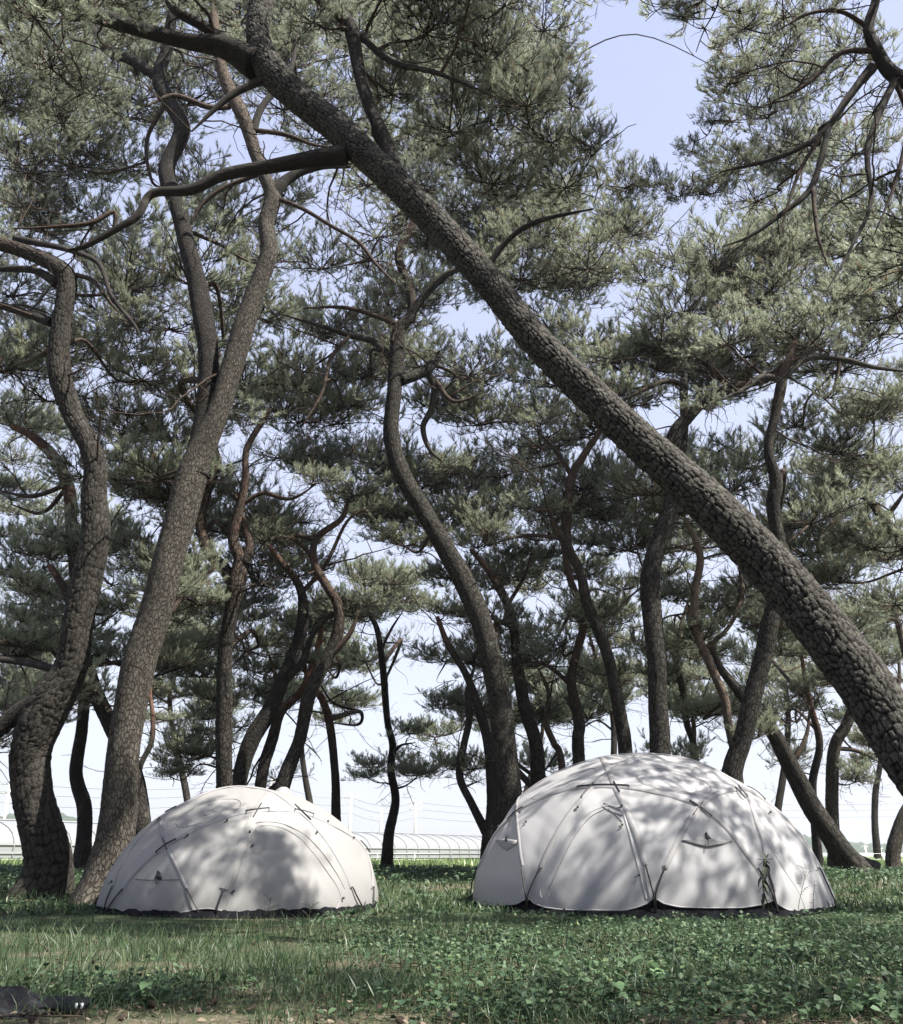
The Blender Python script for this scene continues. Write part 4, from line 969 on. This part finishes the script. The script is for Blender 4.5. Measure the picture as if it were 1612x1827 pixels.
def cable(a, b_, sagm, zoff, n, label):
    t = np.linspace(0, 1, 24)[:, None]; P = np.array(a) * (1 - t) + np.array(b_) * t; P[:, 2] += zoff - sagm * 4 * (t * (1 - t))[:, 0]
    v, f3, f4 = tube(P, .045, 4, False); o = obj('power_cable', mesh('power_cable', v, [f4], [WIREM])); tag(o, label, 'cable', 'power cables strung between the utility poles')
L0 = (-75., 80., 14.5)
cb = 0
for a, b_ in ((L0, U[0]), (U[0], U[4]), (U[4], U[1]), (U[1], U[3]), (U[3], U[7]), (U[7], (150, 170, 12.))):
    for z, zn in ((-.35, 'top'), (-1.3, 'middle'), (-2.4, 'lowest')):
        cable(a, b_, .9, z, cb, zn + ' cable ' + ['running from the left edge to the far left pole', 'strung across the sky left of the small tent top', 'from the pole above the small tent to the one right of it', 'crossing the gap between the two tents', 'running on behind the big tent', 'leaving the big tent towards the right edge'][cb])
    cb += 1
# hills
def hill(px0, px1, tops, Yv, depth, name='hill'):
    xs_ = np.linspace(px0, px1, 90); tp = np.interp(xs_, [t[0] for t in tops], [t[1] for t in tops])
    tp = tp + 2.2 * np.sin(xs_ * .31) + 1.2 * np.sin(xs_ * .83 + 1)
    rows = []
    for k, (f, dy) in enumerate(((-.02, 0), (.35, .12), (.7, .3), (.92, .5), (1, .7), (.8, 1.0), (-.05, 1.4))):
        row = []
        for x_, t_ in zip(xs_, tp):
            top = at(x_, t_, Yv); z = top[2] * f + (0 if f < .1 else rnd(-1, 1) * top[2] * .05); yy = Yv + depth * dy
            row.append((top[0] * yy / Yv, yy, z))
        rows.append(row)
    V = np.array(rows).reshape(-1, 3); n = len(xs_); i = np.arange(6)[:, None] * n; j = np.arange(n - 1)[None]
    return mesh(name, V, [np.stack([i + j, i + j + 1, i + n + j + 1, i + n + j], -1).reshape(-1, 4)], [HILLM], None, True)
HILLM, nt, b = mat('wooded_hill', rough=1, spec=0)
geo = nt.nodes.new('ShaderNodeNewGeometry'); n1 = noise(nt, .035, 8, .75, geo.outputs['Position'])
r_ = ramp(nt, n1.outputs[0], [(.35, (.035, .055, .035)), (.65, (.10, .13, .07))]); nt.links.new(r_.outputs[0], b.inputs['Base Color']); bump(nt, b, n1.outputs[0], 1, 12)
for (p0, p1, tops, Yv, dp) in [(-300, 260, [(-300,1440),(-60,1436),(40,1432),(110,1430),(170,1452),(260,1515)], 700, 300), (560, 800, [(560,1490),(610,1478),(655,1476),(690,1484),(740,1490),(800,1500)], 1000, 300),
    (700, 1330, [(700,1500),(770,1488),(830,1484),(900,1482),(1100,1484),(1330,1490)], 1300, 400), (1250, 2000, [(1250,1510),(1420,1480),(1480,1494),(1540,1498),(1612,1506),(1800,1490),(2000,1500)], 800, 300)]:
    tag(obj('hill', hill(p0, p1, tops, Yv, dp)), kind='structure')
# pale road line and a small shed far right
b_ = box((0, 0, .6), (160, .5, 1.2)); o = obj('roadside_barrier', mesh('roadside_barrier', b_[0], [np.array(b_[2])], [WHITEP])); p = at(1560, 1530, 250); o.location = (p[0], p[1], 0)
tag(o, 'long low white roadside barrier far away at right', 'barrier')

# ------------------------------------------------------------------ grass and ground cover
random.seed(5)
def in_tent(x, y, f=1.02):
    r1 = ((x - 3.12) / 2.8) ** 2 + ((y - 15) / 2.35) ** 2 < f; r2 = ((x + 3.29) / 2.14) ** 2 + ((y - 15) / 2.35) ** 2 < f
    return r1 | r2
def scatter(n, y0, y1, pw=1.0, margin=1.0):
    """random points on the ground the picture sees, denser near the viewer when pw>1"""
    t = rng.random(n) ** pw; y = y0 + (y1 - y0) * t; x = (rng.random(n) * 2 - 1) * (y * .56 + margin)
    k = ~in_tent(x, y); return x[k], y[k]
def clumpy(x, y, s, seed):
    v = 0
    for q in range(4):
        a = seed * 1.7 + q * 2.1; v = v + np.sin((x * math.cos(a) + y * math.sin(a)) * s * (1 + .6 * q) + seed * q)
    return v / 4
def blades(x, y, h, wdt, lean=.5):
    n = len(x); z = zg(x, y) - .01; a = rng.uniform(0, 2 * math.pi, n); ld = rng.uniform(0, 2 * math.pi, n); lm = h * lean * rng.uniform(.2, 1.3, n)
    sx_, sy_ = np.cos(a) * wdt / 2, np.sin(a) * wdt / 2; lx, ly = np.cos(ld) * lm, np.sin(ld) * lm
    V = np.empty((n, 7, 3))
    for k, (t, wf) in enumerate(((0, .8), (.45, 1), (.8, .6))):
        cx = x + lx * t ** 2; cy = y + ly * t ** 2; cz = z + h * (t - .18 * t * t * lm / h)
        V[:, 2 * k] = np.stack([cx - sx_ * wf, cy - sy_ * wf, cz], 1); V[:, 2 * k + 1] = np.stack([cx + sx_ * wf, cy + sy_ * wf, cz], 1)
    V[:, 6] = np.stack([x + lx, y + ly, z + h * (1 - .25 * lm / h)], 1)
    b0 = np.arange(n)[:, None] * 7
    F4 = np.concatenate([b0 + np.array([[0, 1, 3, 2]]), b0 + np.array([[2, 3, 5, 4]])]); F3 = b0 + np.array([[4, 5, 6]])
    return V.reshape(-1, 3), F3, F4, np.repeat(rng.random(n), 7)
def leaf_mat(name, ca, cb, cc, trans=.3, rough=.45):
    m, nt, b = mat(name, rough=rough, spec=.35); a = attr(nt, 'tint')
    r_ = ramp(nt, a.outputs['Fac'], [(0, ca), (.6, cb), (.93, cb), (1, cc)]); nt.links.new(r_.outputs[0], b.inputs['Base Color']); translucent(m, nt, b, r_.outputs[0], trans); return m
GRASSM = leaf_mat('grass_blades', (.02, .038, .02), (.05, .085, .038), (.15, .155, .08))
LEAFM = leaf_mat('ground_leaves', (.022, .046, .026), (.062, .105, .052), (.14, .18, .09), .28, .6)
FIELDM = leaf_mat('field_weeds', (.09, .14, .05), (.20, .27, .11), (.34, .34, .2), .35)
LITTER = leaf_mat('needle_litter', (.06, .045, .03), (.12, .095, .068), (.22, .185, .14), 0, .8)
def grass_obj(parts, name, m):
    V = []; F3 = []; F4 = []; T = []; n = 0
    for v, f3, f4, t in parts: V.append(v); F3.append(f3 + n); F4.append(f4 + n); T.append(t); n += len(v)
    o = obj(name, mesh(name, np.concatenate(V), [np.concatenate(F3), np.concatenate(F4)], [m], None, False, {'tint': np.concatenate(T)})); tag(o, kind='stuff'); return o
parts = []
x, y = scatter(95000, 4.7, 14.5, 1.25); k = (clumpy(x, y, 2.2, 1) + rng.normal(0, .25, len(x)) > -.14) & ~((y < 5.1) & (x < -1) & (rng.random(len(x)) < .9)) & ~((y < 5.0) & (rng.random(len(x)) < .4))
x, y = x[k], y[k]; h = rng.uniform(.04, .13, len(x)) * (1 + .45 * clumpy(x, y, 1.1, 4)); h = np.where(in_tent(x, y, 2.4), h * .3, h); parts.append(blades(x, y, h, rng.uniform(.003, .006, len(x)), .7))
x, y = scatter(9000, 5.2, 14, 1.0); h = rng.uniform(.12, .26, len(x)); h = np.where(in_tent(x, y, 3.0), h * .3, h); parts.append(blades(x, y, h, rng.uniform(.004, .008, len(x)), .8))
x, y = scatter(52000, 13.5, 38, 1.4, 3); h = rng.uniform(.06, .2, len(x)) * (1 + .4 * clumpy(x, y, .5, 2)); parts.append(blades(x, y, h, rng.uniform(.012, .024, len(x)), .7))
grass_obj(parts, 'grass', GRASSM)
def leaves(x, y, z, size, tilt=.6, shape=None):
    """folded ovate leaves: 6 verts each"""
    n = len(x); az = rng.uniform(0, 2 * math.pi, n); el = rng.normal(.15, tilt * .5, n); ro = rng.normal(0, .45, n)
    d = np.stack([np.cos(az) * np.cos(el), np.sin(az) * np.cos(el), np.sin(el)], 1); s_ = np.stack([-np.sin(az), np.cos(az), np.zeros(n)], 1); up = np.cross(d, s_)
    s2 = s_ * np.cos(ro)[:, None] + up * np.sin(ro)[:, None]; up2 = np.cross(d, s2)
    L = size[:, None]; B = np.stack([x, y, z], 1); W = L * rng.uniform(.28, .42, n)[:, None]
    V = np.stack([B, B + d * L * .35 + s2 * W + up2 * L * .07, B + d * L * .7 + s2 * W * .75 + up2 * L * .03, B + d * L - up2 * L * .12, B + d * L * .7 - s2 * W * .75 + up2 * L * .03, B + d * L * .35 - s2 * W + up2 * L * .07, B + d * L * .5], 1)
    b0 = np.arange(n)[:, None] * 7
    F3 = np.concatenate([b0 + np.array([[0, 1, 6]]), b0 + np.array([[1, 2, 6]]), b0 + np.array([[2, 3, 6]]), b0 + np.array([[3, 4, 6]]), b0 + np.array([[4, 5, 6]]), b0 + np.array([[5, 0, 6]])])
    return V.reshape(-1, 3), F3, np.zeros((0, 4), int), np.repeat(np.clip(rng.random(n), 0, 1), 7)
def rosettes(xc, yc, per, spread, hmax, smin, smax):
    n = len(xc) * per; x = np.repeat(xc, per) + rng.normal(0, spread, n); y = np.repeat(yc, per) + rng.normal(0, spread, n)
    z = zg(x, y) + rng.uniform(.01, 1, n) ** .7 * hmax * np.where(in_tent(x, y, 2.4), .25, 1) * np.repeat(rng.uniform(.4, 1, len(xc)), per); sz = rng.uniform(smin, smax, n)
    return leaves(x, y, z, sz)
parts = []
x, y = scatter(2600, 4.9, 13.2, 1.1); k = (clumpy(x, y, .9, 7) + .22 * (x - .2) + rng.normal(0, .2, len(x)) > .02) & ~((y < 5.3) & (x < -.2)); parts.append(rosettes(x[k], y[k], 16, .09, .16, .02, .055))
x, y = scatter(900, 4.9, 9, 1.1); k = (x > -.5); parts.append(rosettes(x[k], y[k], 9, .12, .15, .03, .06))
x, y = scatter(700, 13, 22, 1.2, 2); parts.append(rosettes(x, y, 14, .14, .28, .04, .1))
x, y = scatter(1300, 20, 32, 1.2, 2); parts.append(rosettes(x, y, 12, .25, .22, .06, .13))
V = grass_obj([(a, b_, np.zeros((0, 4), int), t) for a, b_, c_, t in parts], 'ground_cover', LEAFM) if True else None
parts = []
x, y = scatter(34000, 31, 52, 1.0, 5); h = rng.uniform(.15, .45, len(x)); parts.append(blades(x, y, h, rng.uniform(.03, .06, len(x)), .5))
grass_obj(parts, 'field_weeds', FIELDM)
# dry needle litter and curled dead leaves at the near edge
n = 34000; x = rng.uniform(-5.2, 5.2, n); y = 4.3 + rng.random(n) ** 1.6 * 6.5; L = rng.uniform(.03, .09, n); a = rng.uniform(0, math.pi, n); z = zg(x, y) + rng.uniform(.008, .03, n)
dx, dy = np.cos(a) * L, np.sin(a) * L; wx, wy = -np.sin(a) * .0016, np.cos(a) * .0016
tw = MB()
for q_ in range(260):
    a_ = rnd(0, 6.28); x_, y_ = rnd(-5, 5), 4.6 + random.random() ** 1.4 * 7
    Pt, _ = twig_path((x_, y_, float(zg(x_, y_)) + .015), (math.cos(a_), math.sin(a_), .02), rnd(.08, .4), 4, .25, 0); Pt[:, 2] = zg(Pt[:, 0], Pt[:, 1]) + rnd(.01, .05); tw.add(*tube(Pt, rnd(.0015, .0045), 4))
for q_ in range(120):
    x_, y_ = rnd(-4.5, 4.5), 4.6 + random.random() ** 1.5 * 5; c_ = np.array([x_, y_, float(zg(x_, y_)) + .02]); d_ = unit((rnd(-1, 1), rnd(-1, 1), .2)); tw.add(*tube(np.array([c_, c_ + d_ * .015, c_ + d_ * .035, c_ + d_ * .05]), np.array([.006, .018, .015, .004]), 7))
tag(obj('fallen_twigs', tw.make('fallen_twigs', [BRANCH], True)), kind='stuff')
V = np.stack([np.stack([x - wx, y - wy, z], 1), np.stack([x + wx, y + wy, z], 1), np.stack([x + dx, y + dy, z + rng.uniform(-.005, .02, n)], 1)], 1).reshape(-1, 3)
la = leaves(rng.uniform(-4, 4, 900), 4.5 + rng.random(900) ** 1.2 * 1.8, np.full(900, .025), rng.uniform(.02, .05, 900), .5)
o = obj('needle_litter', mesh('needle_litter', np.vstack([V, la[0]]), [np.arange(3 * n).reshape(-1, 3), la[1] + 3 * n], [LITTER], None, False, {'tint': np.concatenate([np.repeat(rng.random(n), 3), la[3]])})); tag(o, kind='stuff')

# ------------------------------------------------------------------ single plants and the bag
def leafmesh(mb, base, d, L, Wf=.38, droop=.15, heart=False, m=0):
    d = unit(d); s_ = unit(np.cross(d, (0, 0, 1)) + 1e-6); up = np.cross(s_, d); pts = [(0, 0)]
    prof_ = ((-.12, .30), (.05, .46), (.3, .5), (.6, .36), (.85, .14)) if heart else ((.12, .22), (.35, .5), (.6, .42), (.85, .18))
    B = np.array(base); C_ = []; Lf = []; Rt = []
    for t, w_ in prof_:
        c = B + d * L * t - up * droop * L * t * t; Lf.append(c + s_ * w_ * L * Wf * 2 + up * .06 * L); Rt.append(c - s_ * w_ * L * Wf * 2 + up * .06 * L); C_.append(B + d * L * max(t, .02) - up * droop * L * t * t)
    tip = B + d * L - up * droop * L; V = [B] + C_ + Lf + Rt + [tip]; k = len(prof_); F3 = []; F4 = []
    for q in range(k - 1):
        F4.append((1 + q, 2 + q, 1 + k + q + 1, 1 + k + q)); F4.append((1 + q, 1 + 2 * k + q, 2 + 2 * k + q, 2 + q))
    F3 += [(0, 1, 1 + k), (0, 1 + 2 * k, 1), (k, 3 * k + 1, 2 * k), (k, 3 * k, 3 * k + 1)]
    mb.add(V, F3, F4, m)
STEM, _, _ = mat('weed_stem', (.05, .06, .03), .7, .2)
DARKLEAF, _, _ = mat('dark_weed_leaf', (.03, .04, .025), .6, .3)
PALELEAF = leaf_mat('heart_leaf', (.11, .18, .09), (.11, .18, .09), (.12, .18, .1), .3)
# tall weed in front of the big tent
f = onground(1370, 1672); f[2] = float(zg(f[0], f[1])); root = empty('tall_weed', tuple(f), 'tall dark weed with a star-shaped top in front of the big tent', 'plant')
top = at(1366, 1535, f[1]) - f; P, _ = spline([(0, 0, -.03), top * .3 + (.03, 0, 0), top * .65 + (-.03, 0, 0), top], np.ones(4), n=8)
v, f3, f4 = tube(P, np.linspace(.009, .005, len(P)), 5); obj('stem', mesh('stem', v, [np.array(f3), f4], [STEM]), root)
for k in range(17):
    q = P[min(len(P) - 1, int(len(P) * (.30 + .68 * k / 17)))]; a = k * 2.4; mb = MB(); leafmesh(mb, q, (math.cos(a), .4 * math.sin(a), -.45), rnd(.07, .12), .26, .6); obj('leaf', mb.make('leaf', [DARKLEAF]), root)
for k in range(8):
    a = k * .785; mb = MB(); leafmesh(mb, P[-1], (math.cos(a), .3, math.sin(a) + .2), rnd(.07, .11), .22, .1); obj('leaf', mb.make('leaf', [DARKLEAF]), root)
def sprig(px, py, hgt, label, seedhead=False, nleaf=10, ls=.05, group=None, lean=(.15, 0)):
    f = onground(px, py); f[2] = float(zg(f[0], f[1])); root = empty('weed_sprig', tuple(f), label, 'plant', group)
    top = np.array([lean[0] * hgt, lean[1] * hgt, hgt]); P, _ = spline([(0, 0, -.02), top * .5 + (-.02, 0, 0), top, ], np.ones(3), n=8)
    v, f3, f4 = tube(P, np.linspace(.0045, .002, len(P)), 4); obj('stem', mesh('stem', v, [np.array(f3), f4], [STEM]), root)
    if seedhead:
        for k in range(9):
            q = P[-1 - (k % 8)]; a = rnd(-1, 1); Q, _ = twig_path(q, (a, rnd(-.3, .3), .6), rnd(.06, .14), 4, .25, -.1); mb = MB(); mb.add(*tube(Q, .0018, 3, False))
            for u in Q[1:]: leafmesh(mb, u, (a, 0, -.3), .022, .25)
            obj('seed_head', mb.make('seed_head', [DARKLEAF]), root)
    else:
        for k in range(nleaf):
            q = P[int((len(P) - 1) * (.15 + .85 * k / nleaf))]; a = k * 2.4; mb = MB(); leafmesh(mb, q, (math.cos(a), math.sin(a), .25), ls * rnd(.7, 1.2), .34); obj('leaf', mb.make('leaf', [LEAFM]), root)
sprig(470, 1672, .32, 'grass stalk with a feathery seed head before the small tent door', True)
sprig(556, 1672, .27, 'thin seed stalk right of the feathery one before the small tent', True, lean=(-.1, 0))
sprig(1420, 1665, .62, 'arching thin stalk right of the tall dark weed', True, lean=(.35, 0))
sprig(1455, 1655, .5, 'small dark sprig at the right corner of the big tent', False, 9, .05)
sprig(645, 1680, .22, 'short stalk in the grass right of the small tent corner', True)
sprig(1000, 1655, .2, 'short leafy sprig under the big tent hem', False, 8, .05)
for (px, py, lab, s) in [(265, 1800, 'pale heart-shaped leaves of a seedling at the lower left', .075), (262, 1778, None, 0), (1160, 1760, 'large round pale leaf plant in the lower middle right', .10), (1555, 1812, 'broad round leaf plant in the lower right corner', .11), (1095, 1800, 'broad pale leaf plant at the bottom right of centre', .10)]:
    if not lab: continue
    f = onground(px, py); f[2] = float(zg(f[0], f[1])); root = empty('leafy_seedling', tuple(f), lab, 'plant')
    for k in range(4):
        a = k * 1.7 + px; h_ = .06 + .035 * k; q = np.array([math.cos(a) * .04, math.sin(a) * .04, h_])
        v, f3, f4 = tube(np.array([[0, 0, -.02], q * .6 + (0, 0, .01), q]), .0025, 4); obj('stem', mesh('stem', v, [np.array(f3), f4], [STEM]), root)
        mb = MB(); leafmesh(mb, q, (math.cos(a), math.sin(a) - .5, -.35), s * rnd(.7, 1.05), .5, .2, True); obj('leaf', mb.make('leaf', [PALELEAF], True), root)
# black bag lying at the lower left
BAGM = fabric('black_bag_cloth', (.006, .006, .009), 0, .75, 9)
f = onground(20, 1806); f[2] = float(zg(f[0], f[1])); root = empty('black_bag', tuple(f), 'crumpled black cloth bag lying in the grass at the lower left edge', 'bag')
nu, nv = 60, 26; V = []
for a in np.linspace(0, 2 * math.pi, nu, endpoint=False):
    for e in np.linspace(-.25, math.pi / 2, nv):
        c = math.cos(e); r_ = (1 + .10 * math.sin(3 * a + 4 * e) + .06 * math.sin(7 * a + 2 * e) + .04 * math.sin(11 * a - 9 * e))
        hx = .34 * c * math.cos(a) * r_; hy = .17 * c * math.sin(a) * r_
        hz = .095 * max(math.sin(e), -.2) * r_ * (1 - .45 * smooth((hx + .02) / .3)) + .018 * math.sin(hx * 22 + hy * 30) * c
        V.append((hx - .03, hy, hz + .01))
i = np.arange(nu)[:, None]; j = np.arange(nv - 1)[None]; i2 = (i + 1) % nu
obj('bag_body', mesh('bag_body', V, [np.stack([i * nv + j, i2 * nv + j, i2 * nv + j + 1, i * nv + j + 1], -1).reshape(-1, 4)], [BAGM], None, True), root)
mb = MB(); P = np.array([[.16, -.02, .06], [.28, -.03, .062], [.36, -.03, .058], [.42, -.03, .05]])
sd2 = np.array([0, .05, .012]); V = np.concatenate([P - sd2, P + sd2, P - sd2 - (0, 0, .03), P + sd2 - (0, 0, .03)]); k = 4
F = [(q, q + 1, k + q + 1, k + q) for q in range(3)] + [(2 * k + q, q + 2 * k + 1, q + 1, q) for q in range(3)] + [(k + q, k + q + 1, 3 * k + q + 1, 3 * k + q) for q in range(3)] + [(3, k + 3, 3 * k + 3, 2 * k + 3)]
obj('strap', mesh('strap', V, [np.array(F)], [BAGM]), root)
for dx in (.372, .402):
    b_ = box((dx, -.083, .04), (.012, .010, .026)); obj('strap_stripe', mesh('strap_stripe', b_[0], [np.array(b_[2])], [WHITEP]), root)
# thin summer haze over the whole place
hb = box((0, 850, 29.5), (5200, 2100, 63)); hz_ = obj('haze', mesh('haze', hb[0], [np.array(hb[2])])); tag(hz_, kind='stuff')
hm_ = bpy.data.materials.new('haze_air'); hm_.use_nodes = True; hn = hm_.node_tree; hn.nodes.clear(); ho = hn.nodes.new('ShaderNodeOutputMaterial'); hv_ = hn.nodes.new('ShaderNodeVolumePrincipled')
hv_.inputs['Color'].default_value = (.85, .9, 1, 1); hv_.inputs['Density'].default_value = .0003; hv_.inputs['Anisotropy'].default_value = .3
hn.links.new(hv_.outputs[0], ho.inputs['Volume']); hz_.data.materials.append(hm_)
tot = {}
for o in S.objects:
    if o.type == 'MESH': tot[o.data.name] = sum(len(p.vertices) - 2 for p in o.data.polygons) if False else len(o.data.polygons)
print('unique faces', sum(tot.values()), 'objects', len(S.objects))
